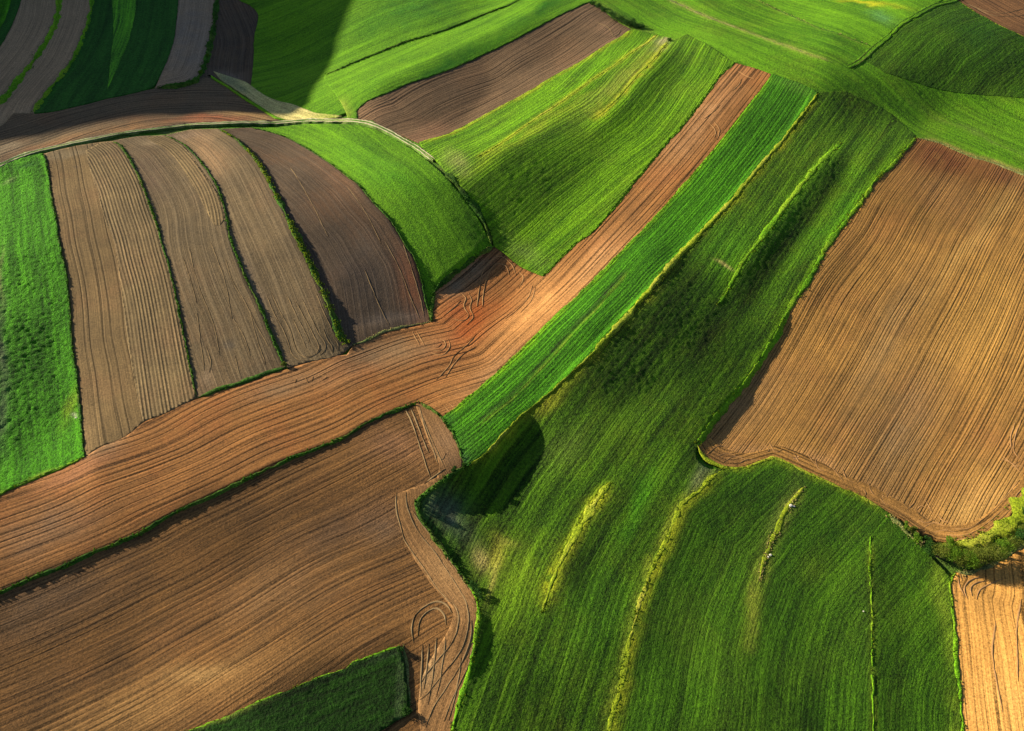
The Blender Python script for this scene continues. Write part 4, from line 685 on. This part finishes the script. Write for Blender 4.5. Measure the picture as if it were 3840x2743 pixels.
    R['f30'] = f('meadow', ['1: 1650,838 1950,822 2200,818 2: 100,822 220,845 330,895 430,950 520,1010 620,1090 700,1165 780,1255 850,1350 920,1450 965,1540 5: 1005,48', 'b30', 'b30l', '-b29r'], 'lush2', .28, 'b29r', 'smooth green crescent field inside the bend of the track, bright above and dark below', 'meadow', GM,
      blobs=[('2', 350, 1150, 300, 120, 30, (.04, .19, .008), .4)])
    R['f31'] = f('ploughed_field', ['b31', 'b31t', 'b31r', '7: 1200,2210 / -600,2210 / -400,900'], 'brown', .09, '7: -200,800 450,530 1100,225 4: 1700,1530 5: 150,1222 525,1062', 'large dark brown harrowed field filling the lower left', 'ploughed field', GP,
      blobs=[('7', 300, 800, 500, 170, -25, (.12, .085, .06), .4), ('7', 1000, 1450, 900, 170, -20, (.33, .185, .065), .6), ('7', 1800, 700, 500, 150, -20, (.30, .17, .075), .4), ('8', 100, 250, 400, 120, -20, (.14, .085, .052), .5), ('8', 300, 300, 120, 90, -20, (.14, .10, .07), .5), ('7', 1300, 1250, 200, 60, -10, (.42, .26, .10), .6), ('5', 380, 1350, 200, 100, 10, (.25, .13, .07), .5)])  # first tint darkens the soil for slope shade at the upper left
    hp = outline(['5: 500,1075 525,1064', 'b31t', 'b31r@0@.93', '8: 540,1624 520,1450 560,1250 650,1080 720,960 750,850 700,770 640,700 540,570 430,370 385,210 375,70', '5: 640,1560 660,1480 610,1380 560,1240'])
    tag(surf('headland', hp, M['head'], .14, J('8: 440,60 450,200 520,340 640,520 760,680 850,800 860,900 820,1050 740,1250 660,1450 600,1624')[0], parent=R['f31'], depth=.3, blobs=make_blobs_head()))
    R['f32'] = f('crop_field', ['7: 1180,1640 1400,1572 1600,1482 1800,1400 2000,1312 2270,1215', '8: 100,1180 200,1148 300,1108 400,1070', '8: 425,1150 440,1250 452,1350 465,1450 470,1510', '8: 380,1560 250,1640 0,1750'], 'nettle', .5, '7: 1300,1700 2270,1310', 'small dark green rank crop rectangle at the bottom, inside the brown lower left field', 'crop field', GC, amp=.16,
      blobs=[('8', 410, 1400, 22, 220, 0, (.10, .16, .06), .7), ('8', 320, 1130, 150, 20, -20, (.06, .1, .04), .5), ('7', 1500, 1530, 280, 12, -25, (.2, .26, .04), .5)])
    return R
def make_blobs_head(): return [('8', 700, 600, 100, 250, -30, (.36, .21, .09), .6), ('8', 560, 1200, 90, 200, 0, (.27, .19, .10), .6), ('8', 450, 1000, 60, 80, 0, (.15, .105, .07), .6), ('5', 700, 1350, 90, 150, -20, (.26, .16, .09), .5)]
for a, b in LN.items(): pass
FIELDS = build_fields()
# base ground to the horizon
def base_ground():
    xs = np.concatenate([[-9000, -5000, -3000, -1800, -1100, -800], np.arange(-640, 420.1, 2.5), [520, 700, 1000, 1800, 3000, 5000, 9000]])
    ys = np.concatenate([[-6000, -3000, -1500, -700, -300, -120], np.arange(-40, 720.1, 2.5), [850, 1100, 1600, 2500, 4000, 6500, 9000]])
    X, Y = np.meshgrid(xs, ys); edge = smooth01(np.minimum(np.minimum(X-X0+150, X1-X+150), np.minimum(Y-Y0+150, Y1-Y+150))/150.)
    Z = np.where((X < X0-1) | (X > X1+1) | (Y < Y0-1) | (Y > Y1+1), H(X, Y)*edge*.6+14*fbm(X/900, Y/900, 77), H(X, Y))-.55
    ny, nx = X.shape; i = np.arange(ny-1)[:, None]*nx+np.arange(nx-1); q = np.stack([i, i+1, i+1+nx, i+nx], -1).reshape(-1, 4)
    V = np.stack([X, Y, Z], -1).reshape(-1, 3)
    o = mesh_from('ground', V, q.ravel(), np.arange(0, q.size, 4), M['ground'], None, True, V[:, :2]*1.0, np.zeros((len(V), 4))); tag(o, kind='structure')
base_ground()
# ------------------------------------------------------------------ tracks
def track(name, ln, width, mat, rutmat, gap, label, step=.7):
    L = line(ln, step, .15); o = tag(ribbon(name, L, width, .05, mat, .40, None, 7, .25, None, .05, flat=True, sink=.8), label, 'track', None, 'structure')
    T = np.gradient(L, axis=0); T /= np.linalg.norm(T, axis=1)[:, None]; N = np.stack([T[:, 1], -T[:, 0]], 1)
    for s in (-gap, gap): ribbon('wheel_rut', L+N*s, .4, .03, rutmat, .48, o, 5, .25, None, .03, flat=True, sink=.05)
    return o
track('track', sub(LN['track'], 0, .76), 2.3, M['roadg'], M['rut'], .6, 'grassy farm track with two pale ruts curving from the left edge over the top of the brown strips')
track('track', LN['roadNE'], 2.6, M['meadow'], M['weed'], .75, 'dark grassy farm track running down from the upper right')
# ------------------------------------------------------------------ banks of rough growth between the plots
GB = 'rough grass banks between the plots'
def bank(ln, w, h, mat, blades, label, dens=3.0, bh=.35, off=.15, wfun=None, name='grass_bank', cat='grass bank', seed=0, **k):
    L = line(ln, .6, .3) if isinstance(ln, str) else ln
    if mat in ('yellowg', 'limeg', 'paleg'): h *= .32; bh *= .45; dens *= .9; off -= .02
    else: h *= .6; w *= .85; bh *= .75
    o = tag(ribbon(name, L, w, h, M[mat], off, None, 7, .25, wfun, .16, seed=seed, **k), label, cat, GB)
    if dens: tufts('grass_tufts', L, w, dens, bh, M[blades], off+h*.35, o, seed, wfun=wfun)
    return o
bank(LN['bank1'], 2.0, .9, 'limeg', 'blade_g', 'long curved green bank between the two outermost grey ploughed strips, upper left', 1.5, .4, seed=1)  # lime colour stands in for the bank's sunlit edge
bank(LN['bank2'], 1.7, .9, 'limeg', 'blade_g', 'curved green bank on the left side of the shaded dark green crop, upper left', 1.5, .4, seed=2)  # sunlit edge painted by the lime colour here too
bank(LN['bank3'], 2.2, .6, 'weed', 'blade_d', 'dark weedy bank with two small shrubs right of the smooth grey strip', 2, .5, seed=3)
bank(LN['b27'], .8, .35, 'weed', 'blade_g', 'first narrow green bank from the left, beside the fine potato ridges', 4, .35, wfun=([0, .15, .5, 1], [1.6, 1.3, .9, .7]), seed=4)
bank(LN['b28'], .8, .4, 'weed', 'blade_g', 'second narrow green bank from the left, with a wavy dark shaded side', 4, .4, wfun=([0, .3, .7, 1], [.9, 1.1, 1.0, 1.6]), seed=5)
bank(LN['b29'], 2.1, .7, 'weed', 'blade_y', 'thickest hedge bank, with a bright yellow green edge, left of the dark brown field', 5, .5, wfun=([0, .25, .6, 1], [.7, .8, 1.0, 1.15]), seed=6)
bank(LN['b29r'], .8, .35, 'weed', 'blade_d', 'thin dark green bank round the outer curve of the green crescent field', 3, .35, seed=7)
bank(sub(LN['bot28'], 0, .35), 1.3, .5, 'weed', 'blade_g', 'short dark grass bank closing the foot of the second brown strip', 4, .35, seed=8)
bank(sub(LN['bot28'], .6, 1), .9, .35, 'paleg', 'blade_p', 'thin pale grass edge closing the foot of the dark brown curved field', 4, .3, seed=9)
bank(LN['b25'], .6, .3, 'weed', 'blade_g', 'thin ragged edge of growth along the right side of the lush left crop', 3, .35, off=.3, seed=10)
bank(LN['b25b'], 1.1, .3, 'limeg', 'blade_y', 'yellow green grass edge along the foot of the lush left crop', 3, .3, off=.3, seed=11)
bank(LN['b31'], .95, .4, 'weed', 'blade_g', 'straight dark green bank running across the brown land at lower left', 4, .4, seed=12)
bank(LN['b31t'], 1.0, .5, 'weed', 'blade_d', 'short dark bank at the lower end of the striped green crop', 4, .45, seed=13)
bank(sub(LN['b31r'], 0, .55), 1.3, .6, 'weed', 'blade_d', 'dark weedy bank on the zigzag edge between the brown field and the steep dark drop', 4, .5, seed=14)
bank(sub(LN['b31r'], .5, 1), 1.1, .6, 'limeg', 'blade_y', 'bright yellow green bank on the bottom right edge of the brown lower left field', 5, .4, seed=15)
bank(LN['b30'], 1.5, .7, 'weed', 'blade_d', 'dark bank between the lower tip of the green crescent and the reddish earth', 3, .4, seed=16)
bank(LN['b30l'], 1.3, .5, 'weed', 'blade_d', 'short dark weedy strip at the pointed foot of the green crescent', 4, .5, seed=17)
bank(sub(LN['b10'], 0, 1), .9, .35, 'weed', 'blade_d', 'thin dark line of growth between the top meadow and the lined green strip', 2, .35, off=.25, seed=18)
bank(LN['b12u'], .5, .25, 'weed', 'blade_d', 'dark thin edge along the upper side of the top centre brown rectangle', 1.5, .3, seed=19)
bank(LN['b12l'], .7, .25, 'yellowg', 'blade_y', 'pale yellow edge along the lower side of the top centre brown rectangle', 2, .3, seed=20)
bank(LN['b13a'], 1.5, .35, 'yellowg', 'blade_y', 'upper of the two yellow grass lines in the fan shaped meadow', 2, .3, off=.33, wfun=([0, .6, 1], [1, .9, .3]), seed=21)
bank(LN['b13c'], 1.7, .4, 'yellowg', 'blade_y', 'lower of the two yellow grass lines in the fan shaped meadow', 2, .3, off=.33, wfun=([0, .6, 1], [1, .8, .2]), seed=22)
bank(LN['b14l'], .8, .25, 'limeg', 'blade_y', 'bright green edge on the upper left side of the long orange strip', 2, .3, seed=23)
bank(sub(LN['b14r'], 0, .8), .9, .3, 'limeg', 'blade_y', 'bright lime edge between the long orange strip and the striped green crop', 3, .3, off=.3, wfun=([0, .3, .7, 1], [.4, 1.1, 1.2, .5]), seed=24)
bank(LN['b16r'], 2.0, .9, 'yellowg', 'blade_y', 'long yellow grass bank along the lower right side of the striped green crop', 3, .35, off=.25, wfun=([0, .2, .35, .6, .72, .8, 1], [.35, .7, 1.0, 1.15, .8, .35, .3]), seed=25)
bank(LN['b17a'], 2.2, .55, 'limeg', 'blade_y', 'slim bright green bank alone in the dark meadow left of the huge tan field', 2, .35, off=.2, wfun=([0, .15, .6, 1], [.5, .9, 1, .3]), seed=26)
bank(LN['b17b'], 2.6, .6, 'yellowg', 'blade_y', 'short broad yellow green bank in the middle of the lower dark meadow', 3, .35, off=.2, wfun=([0, .2, .5, .75, 1], [.4, 1, 1.0, .7, .25]), seed=27)
bank(LN['b18l'], 1.9, .5, 'limeg', 'blade_y', 'bright green bank along the left side of the huge tan ploughed field', 3, .35, off=.2, wfun=([0, .35, .6, 1], [.5, .9, 1.1, .9]), seed=28)
bank(LN['b18t'], 1.1, .3, 'paleg', 'blade_p', 'straw coloured grass edge along the top of the huge tan ploughed field', 2, .3, off=.2, seed=29)
bank(sub(LN['b18b'], 0, .55), .9, .3, 'yellowg', 'blade_y', 'thin yellow edge between the tan field and the rounded bottom meadow', 3, .3, off=.22, seed=30)
bank(LN['b19l'], 1.3, .4, 'yellowg', 'blade_y', 'long yellow grass bank curving down the left side of the rounded bottom meadow', 4, .35, off=.2, wfun=([0, .1, .5, 1], [1.6, .9, .9, 1.2]), seed=31)
bank('9: 1262,330 1265,480 1260,560 1268,680 1272,900 1270,1050 1275,1250 1280,1624 1282,1760', .55, .3, 'limeg', 'blade_y', 'straight thin yellow green line down the middle of the rounded bottom meadow', 4, .3, off=.24, seed=32)
bank('9: 830,20 790,70 735,150 695,215 660,300 630,350 600,430 570,500 550,570 540,650', 1.7, .5, 'yellowg', 'blade_p', 'short broken pale bank with bare white stones near the top of the bottom meadow', 5, .35, off=.24, wfun=([0, .3, .7, 1], [.6, 1, .9, .3]), seed=33)
bank(LN['b20l'], 1.0, .45, 'limeg', 'blade_y', 'weedy green edge along the left side of the small golden field', 4, .4, off=.2, seed=34)
bank('8: 425,1060 440,1150 452,1260 462,1370 470,1500', .8, .3, 'paleg', 'blade_p', 'pale dry edge on the right side of the dark crop rectangle', 3, .3, off=.15, seed=35)
bank('7: 1180,1640 1400,1572 1600,1482 1800,1400 2000,1312 2270,1215 8: 100,1178 200,1146 300,1106 400,1065', .7, .4, 'limeg', 'blade_y', 'yellow green upper edge of the dark crop rectangle at the bottom', 3, .35, off=.3, seed=36)
bank(LN['dry1'], 1.6, .25, 'paleg', 'blade_p', 'lower dry pale line crossing the sunlit top right meadow', 1.2, .25, off=.2, wfun=([0, .3, .6, 1], [1.3, .9, .5, .25]), seed=37)
bank(LN['dry2'], 1.0, .25, 'weed', 'blade_p', 'upper dry dark line along the lower edge of the vivid green crop field', 1.5, .3, off=.24, seed=38)
bank(LN['b23'], .6, .25, 'yellowg', 'blade_y', 'thin pale edge round the red brown field in the upper right corner', 1.5, .3, off=.2, seed=39)
bank('B: -60,380 60,470 150,540 230,640 330,740 430,830 560,900', 1.6, .5, 'paleg', 'blade_p', 'pale scrubby edge where the tan field meets the first small bushes, lower right', 4, .4, off=.2, seed=40)
bank('B: 560,860 800,900 1050,900 1300,870 1550,800 1750,700 1950,560 2150,400 2400,180 2700,-100', 4.2, .9, 'yellowg', 'blade_y', 'broad yellow green grass slope between the tan field and the row of bushes', 3, .45, off=.15, wfun=([0, .3, .7, 1], [.4, .8, 1.2, 1.3]), seed=41)
bank('B: 1080,1350 1300,1370 1500,1310 1750,1200 1950,1080 2150,950 2400,760', 1.1, .3, 'paleg', 'blade_p', 'narrow pale grass edge between the bushes and the golden field', 3, .3, off=.15, seed=42)
bank(sub(LN['track'], .78, 1), 2.6, .4, 'weed', 'blade_d', 'dark grassy bank where the farm track fades beside the green crescent', 1.5, .35, off=.2, seed=43)
# ------------------------------------------------------------------ wheel marks and turning loops, raised lips of earth on their own field
def marks(owner, mat, w, h, items, name='tyre_track', off=.17):
    w *= .85; h *= .5
    for s in items:
        for ln in s.split(';'): ribbon(name, line(ln, .6, .12), w, h, M[mat], off, FIELDS[owner], 3, .08, None, .03, sink=.12)
marks('f31', 'mark_l', .34, .12, [
 '8: 378,60 375,130 385,210 410,300 430,370 480,450 560,560 640,680 700,750 745,800', '8: 440,60 445,150 470,220 510,300 560,370 620,440 700,560 780,680 830,770 850,850 850,930 830,1020 790,1110 740,1180 650,1290 580,1380 530,1420',
 '8: 480,180 520,240 600,340 700,470 790,600 850,700', '8: 740,770 775,830 785,900 770,980 730,1060 660,1150 590,1230 540,1310', '8: 740,850 710,800 650,775 560,810 500,870 480,950 490,1040', '8: 700,930 690,860 640,820 570,850 530,910 520,1000',
 '8: 700,1000 690,1120 670,1250 640,1400', '8: 640,1010 630,1150 610,1300 585,1450', '8: 590,1050 580,1200 560,1350', '8: 550,1060 545,1200 535,1400', '8: 870,900 865,1010 830,1120 770,1240 690,1360 620,1470 570,1600', '8: 800,1140 790,1250 760,1400 720,1560', '8: 900,930 880,1060 850,1190 800,1300 740,1420 690,1560',
 '5: 430,1100 480,1200 520,1320 560,1440 600,1560', '5: 540,1150 600,1290 660,1420 690,1480', '5: 530,1090 560,1220 610,1350 650,1470', '5: 470,1100 530,1250 590,1400', '5: 640,1400 680,1440 700,1400', '5: 700,1500 640,1540 560,1600',], off=.2)
marks('f15', 'mark_o', .32, .11, [
 '5: 905,440 920,330 940,220 1000,130 1060,110 1130,160 1160,230', '5: 940,440 950,340 975,240 1030,160 1090,170 1120,240', '5: 800,350 830,380 820,440 850,500 820,530 740,520', '5: 850,350 870,400 860,450 880,510 840,560', '5: 690,500 760,440 800,400', '5: 600,720 660,730 700,700 690,660 650,650', '5: 610,700 650,705 675,680', '5: 590,740 680,755 730,700 715,650',
 '5: 640,920 720,830 760,760 850,680 900,620', '5: 700,900 760,810 830,740 900,700', '5: 1180,210 1210,250 1180,320', '5: 1270,300 1240,380 1180,450 1090,520', '5: 1290,310 1260,400 1190,480', '5: 480,600 530,690', '5: 510,600 560,690', '5: 690,1090 740,1140', '5: 720,1070 770,1110',

 '4: 1910,925 1940,915 1930,940', '4: 2000,900 2015,940', '4: 2050,895 2040,930', '4: 2100,890 2140,900 2110,920', 
 '3: 400,470 450,500 500,520', '3: 360,600 400,560 420,520', '3: 180,780 250,720 280,690', '3: 210,810 250,860 240,910', '3: 240,800 275,850 260,920'])
marks('f26', 'mark_l', .1, .02, [])
marks('f28', 'mark_l', .26, .08, ['L: 0,60 150,420 340,760 470,1080 540,1290 640,1400 790,1450', 'L: 100,0 300,420 480,760 580,1040 640,1230 740,1330 900,1360 1050,1300 1110,1190 1100,1090 1040,980 900,700 700,330 620,180', 'L: 420,20 620,450 800,800 930,1080', 'L: 750,130 950,530 1100,850 1220,1020 1260,1130 1230,1250 1140,1330', 'L: 1060,10 1250,480 1400,800', 'L: 1200,760 1300,1000 1380,1120 1410,1270', 'L: 1420,950 1510,1080 1530,1230', 'L: 700,1300 850,1385 1000,1340 1140,1210 1120,1090', 'L: 560,560 700,850 850,1180'])
marks('f27', 'mark_l', .24, .07, ['4: 1480,130 1520,270 1600,400 1680,560 1760,700', '4: 1380,20 1420,120 1480,300 1520,520', '4: 1240,60 1300,300 1400,560 1440,760', '4: 1530,520 1600,640 1640,760', '4: 1640,480 1680,640 1740,820', '4: 1290,480 1310,640 1340,860', '4: 1540,760 1560,850 1580,910', '4: 1350,700 1380,800 1370,870', '4: 1200,120 1240,240 1290,420'])
marks('f29', 'mark_l', .24, .06, ['5: 300,0 400,200 480,400 530,520', '5: 420,20 480,200 530,370 560,500', '5: 170,200 260,420 330,560', '2: 60,1230 180,1400 280,1600', '1: 1900,1100 2050,1350 2150,1560', '5: 560,300 575,420 590,510'])
marks('f18', 'mark_o', .34, .15, [
 '6: 200,1400 280,1350 360,1370', '6: 240,1430 330,1400 420,1440', '6: 300,1460 380,1420 480,1460', '6: 380,1480 460,1440 560,1450', '6: 560,1340 600,1380 560,1400', '6: 600,1330 640,1390 700,1370', '6: 700,1370 740,1420 800,1430', '6: 760,1390 800,1460 860,1470', '6: 850,1400 900,1470 960,1480', '6: 900,1420 920,1500 1000,1530',
 '6: 1000,1480 1050,1540 1100,1600', '6: 1080,1500 1110,1570 1180,1600', '9: 1180,20 1230,60 1220,100', '9: 1250,0 1270,60 1320,110', '9: 1320,80 1360,140 1420,150', '9: 1450,120 1500,160 1530,190', '9: 1480,190 1530,150 1560,120', '9: 1560,180 1600,150 1650,170', '9: 1550,230 1620,260 1680,240', '9: 1600,300 1680,260 1780,300', '9: 1640,330 1760,310 1850,340', '9: 1700,200 1740,250 1820,260', '9: 1620,110 1650,160 1670,200',
 '9: 1700,355 1850,370 1960,340 2080,260 2180,170 2280,50', '9: 1720,330 1850,345 1950,315 2060,235 2160,145 2270,20', '9: 1780,300 1900,300 2020,220 2130,110 2240,-20', '6: 2100,1430 2180,1460 2250,1530', '6: 2120,1410 2200,1470 2240,1450', '6: 2250,1180 2210,1290 2200,1380 2240,1440', '6: 2210,1200 2180,1300 2190,1400', '6: 2150,1500 2230,1480 2290,1500'])
marks('f20', 'mark_o', .4, .14, ['9: 1835,600 1850,680 1880,740', '9: 1900,760 1880,700 1900,650 1960,620 2030,620', '9: 1930,740 1920,690 1960,650 2040,640', '9: 1850,590 1862,640', '9: 1880,590 1890,630', '9: 1960,760 1980,700 2050,660 2150,620', '9: 2080,900 2060,1100 2090,1300 2130,1500', '9: 2250,760 2220,1000 2230,1300'])
marks('f12', 'mark_l', .3, .1, ['2: 1790,210 1800,240 1840,230', '2: 1810,250 1840,215 1850,200', '2: 160,730 260,690 380,640', '2: 1690,150 1760,180 1800,240'])
marks('f23', 'mark_l', .35, .1, ['3: 1900,30 2000,70 2120,90 2270,60', '3: 1960,60 2050,100 2180,110 2300,100'])
# ------------------------------------------------------------------ bushes
def tube(bm_v, bm_q, p, r, sides=5):
    n0 = len(bm_v); p = np.array(p); T = np.gradient(p, axis=0)
    for i in range(len(p)):
        t = T[i]/np.linalg.norm(T[i]); a = np.cross(t, (.3, .9, .2)); a /= np.linalg.norm(a); b = np.cross(t, a)
        for k in range(sides):
            an = 2*math.pi*k/sides; bm_v.append(p[i]+r[i]*(math.cos(an)*a+math.sin(an)*b))
        if i:
            for k in range(sides):
                q = n0+(i-1)*sides; bm_q.append([q+k, q+(k+1) % sides, q+sides+(k+1) % sides, q+sides+k])
def bush(px, py, hgt, rad, mat, label, group, seed, nleaf=1500, leaf=.13, squash=1.0, name='bush', cat='bush'):
    g = ground(np.array([px]), np.array([py]))[0]; z = float(H(g[0], g[1]))+.1; rs = np.random.default_rng(seed)
    root = bpy.data.objects.new(name, None); COL.objects.link(root); root.location = (g[0], g[1], z); tag(root, label, cat, group)
    nl = max(5, int(rad*5)); C = []
    V, Q = [], []
    for i in range(nl):
        a = rs.random()*6.283; rr = rad*math.sqrt(rs.random())*.72; hh = hgt*(.45+.45*rs.random())*(1-.35*(rr/rad)**2); c = np.array([math.cos(a)*rr, math.sin(a)*rr*squash, hh]); C.append((c, rad*(.26+.24*rs.random())))
        if i < 9:
            m = c*.5+rs.normal(size=3)*.12*rad; m[2] = hh*.45; tube(V, Q, [np.array([c[0]*.08, c[1]*.08, -.3]), m*.7, m, c], [.07*hgt/3+.02, .05*hgt/3+.015, .035, .012])
    V = np.array(V); Q = np.array(Q); mesh_from('trunk', V, Q.ravel(), np.arange(0, Q.size, 4), M['bark'], root)
    k = rs.integers(0, nl, nleaf); cen = np.array([C[j][0] for j in k]); r = np.array([C[j][1] for j in k])
    d = rs.normal(size=(nleaf, 3)); d /= np.linalg.norm(d, axis=1)[:, None]; P = cen+d*(r*(.45+.75*rs.random(nleaf)**.6))[:, None]; P[:, 2] = np.maximum(P[:, 2], .1)
    LV, LI = leaf_quads(P, leaf, rs); mesh_from('crown', LV, LI, np.arange(0, len(LI), 4), M[mat], root, False)
    return root
HG = 'bushes in the row above the golden field'
hb = [(250, 600, 1.6, 1.1, 'leafc', 'smallest bright bush at the left tip of the bush row'), (330, 660, 2.0, 1.3, 'leafa', 'second small bush at the left tip of the bush row'), (420, 830, 2.2, 1.3, 'leafc', 'small bright bush beside a dark shaded gap'), (560, 860, 1.9, 1.4, 'leafb', 'dark bush in the shaded gap at the field corner'),
 (640, 1010, 2.8, 1.9, 'leafb', 'dark dense bush left of the tall olive ones'), (790, 1080, 3.6, 2.3, 'leafa', 'olive bush where the bush row begins to thicken'), (930, 1120, 4.0, 2.4, 'leafc', 'bright green bush in the thick left part of the bush row'), (960, 960, 3.2, 2.0, 'leafc', 'bright bush behind the thick row, against the tan field'), (1080, 1180, 3.8, 2.3, 'leafa', 'olive bush above the notched corner of the golden field'),
 (1220, 1210, 4.2, 2.5, 'leafc', 'tall fresh green bush right of the notched corner'), (1370, 1200, 4.3, 2.6, 'leafa', 'broad olive bush in the middle of the bush row'), (1520, 1180, 4.4, 2.6, 'leafa', 'tawny olive bush with a deep black shadow below it'), (1680, 1130, 4.4, 2.5, 'leafa', 'rounded olive bush over the pale grass edge'), (1830, 1040, 4.2, 2.4, 'leafc', 'greenish bush on the rising right part of the row'),
 (1970, 940, 4.0, 2.4, 'leafa', 'olive bush near the right end of the visible row'), (2110, 840, 3.8, 2.3, 'leafb', 'dark bush close to the right edge of the view'), (2260, 740, 3.8, 2.3, 'leafa', 'olive bush cut by the right edge of the view'), (2420, 640, 3.8, 2.3, 'leafa', 'bush just past the right edge of the view'), (2270, 330, 2.0, 1.5, 'leafb', 'small dark shrub with pale twigs at the right edge, above the row')]
for i, (x, y, h, r, m, lab) in enumerate(hb): bush(3340+x*.2199, 1850+y*.2199, h*1.15, r*.92, m, lab, HG, 200+i, int(330*r*r+500), .11)
NG = 'shrubs in the short hedge above the top centre brown field'
nb = [(330, 90, 1.3, 1.2, 'first small shrub at the upper end of the short hedge'), (430, 140, 1.3, 1.2, 'second small shrub of the short hedge'), (520, 200, 1.5, 1.3, 'third shrub of the short hedge, beside the brown field corner'), (640, 290, 1.8, 1.5, 'dark shrub where the short hedge thickens'), (720, 350, 2.1, 1.7, 'largest dark shrub of the short hedge'), (820, 390, 1.9, 1.6, 'shrub in the middle of the thick part of the short hedge'), (900, 440, 1.7, 1.4, 'shrub just above the lower corner of the brown field'), (990, 430, 1.9, 1.6, 'round shrub at the lower corner of the brown field'), (1040, 470, 1.6, 1.3, 'shrub beside the tip of the bright strip in the fan meadow'), (1150, 490, 1.5, 1.3, 'last green shrub of the short hedge, before the dry scrub')]
for i, (x, y, h, r, lab) in enumerate(nb): bush(2150+x*.2199, y*.2199, h*1.2, r*1.3, 'leafb', lab, NG, 300+i, 900, .13)
sg = 'single small shrubs on the banks'
for i, (x, y, h, r, m, lab) in enumerate([(780, 216, 1.3, .9, 'leafc', 'upper of the two small bright shrubs beside the smooth grey strip'), (752, 276, 1.4, 1.1, 'leafc', 'lower of the two small bright shrubs beside the smooth grey strip'), (1066, 1372, 1.2, .8, 'leafa', 'small shrub at the foot of the second narrow bank'),
   (2510, 156, 1.1, 1.1, 'leafb', 'dark lone shrub at the end of the lower yellow line in the fan meadow'), (1775, 2205, 1.5, 1.2, 'leafb', 'dark shrub on the steep bank right of the brown field corner'), (1795, 2235, 1.6, 1.2, 'leafb', 'lower dark shrub on the steep bank right of the brown field corner'), (1568, 1905, 1.3, 1.0, 'leafb', 'shrub at the notch of the zigzag field edge'), (1703, 1765, 1.0, .8, 'leafb', 'small shrub at the top of the zigzag field edge'),
   (1525, 2665, 1.4, 1.2, 'leafb', 'shrub at the lower right corner of the dark crop rectangle'), (1500, 2440, .9, .8, 'leafb', 'small shrub at the upper right corner of the dark crop rectangle'), (3430, 1690+1200*.0+150, 1.0, .8, 'leafa', 'x')][:10]):
    bush(x, y, h, r, m, lab, sg, 400+i, 500, .12)
# ------------------------------------------------------------------ stones
def stone(px, py, r, label, seed):
    r *= .75
    g = ground(np.array([px]), np.array([py]))[0]; rs = np.random.default_rng(seed); V, F_ = [], []
    n, m = 10, 6
    for j in range(m+1):
        for i in range(n):
            th = math.pi*j/m; ph = 2*math.pi*i/n; k = r*(1+.35*(rs.random()-.5)) if 0 < j < m else r
            V.append((math.sin(th)*math.cos(ph)*k, math.sin(th)*math.sin(ph)*k*.8, math.cos(th)*k*.5+r*.1))
    for j in range(m):
        for i in range(n): F_.append([j*n+i, (j+1)*n+i, (j+1)*n+(i+1) % n, j*n+(i+1) % n])
    F_ = np.array(F_); o = mesh_from('stone', np.array(V), F_.ravel(), np.arange(0, F_.size, 4), M['stone'], None, False); o.location = (g[0], g[1], float(H(g[0], g[1]))+.38); tag(o, label, 'stone', 'pale stones lying in the grass')
for i, (x, y, r, lab) in enumerate([(2964, 1900, .62, 'largest pale stone on the broken bank in the bottom meadow'), (2976, 1903, .35, 'small pale stone touching the largest one on the broken bank'), (2888, 2085, .45, 'pale stone at the lower part of the broken bank'), (2880, 2092, .3, 'smaller pale stone at the lower part of the broken bank'), (288, 1571, .4, 'whitish stone at the corner of the lush left crop'), (3236, 2296, .25, 'tiny white stone beside the straight thin line in the bottom meadow')]): stone(x, y, r, lab, i)
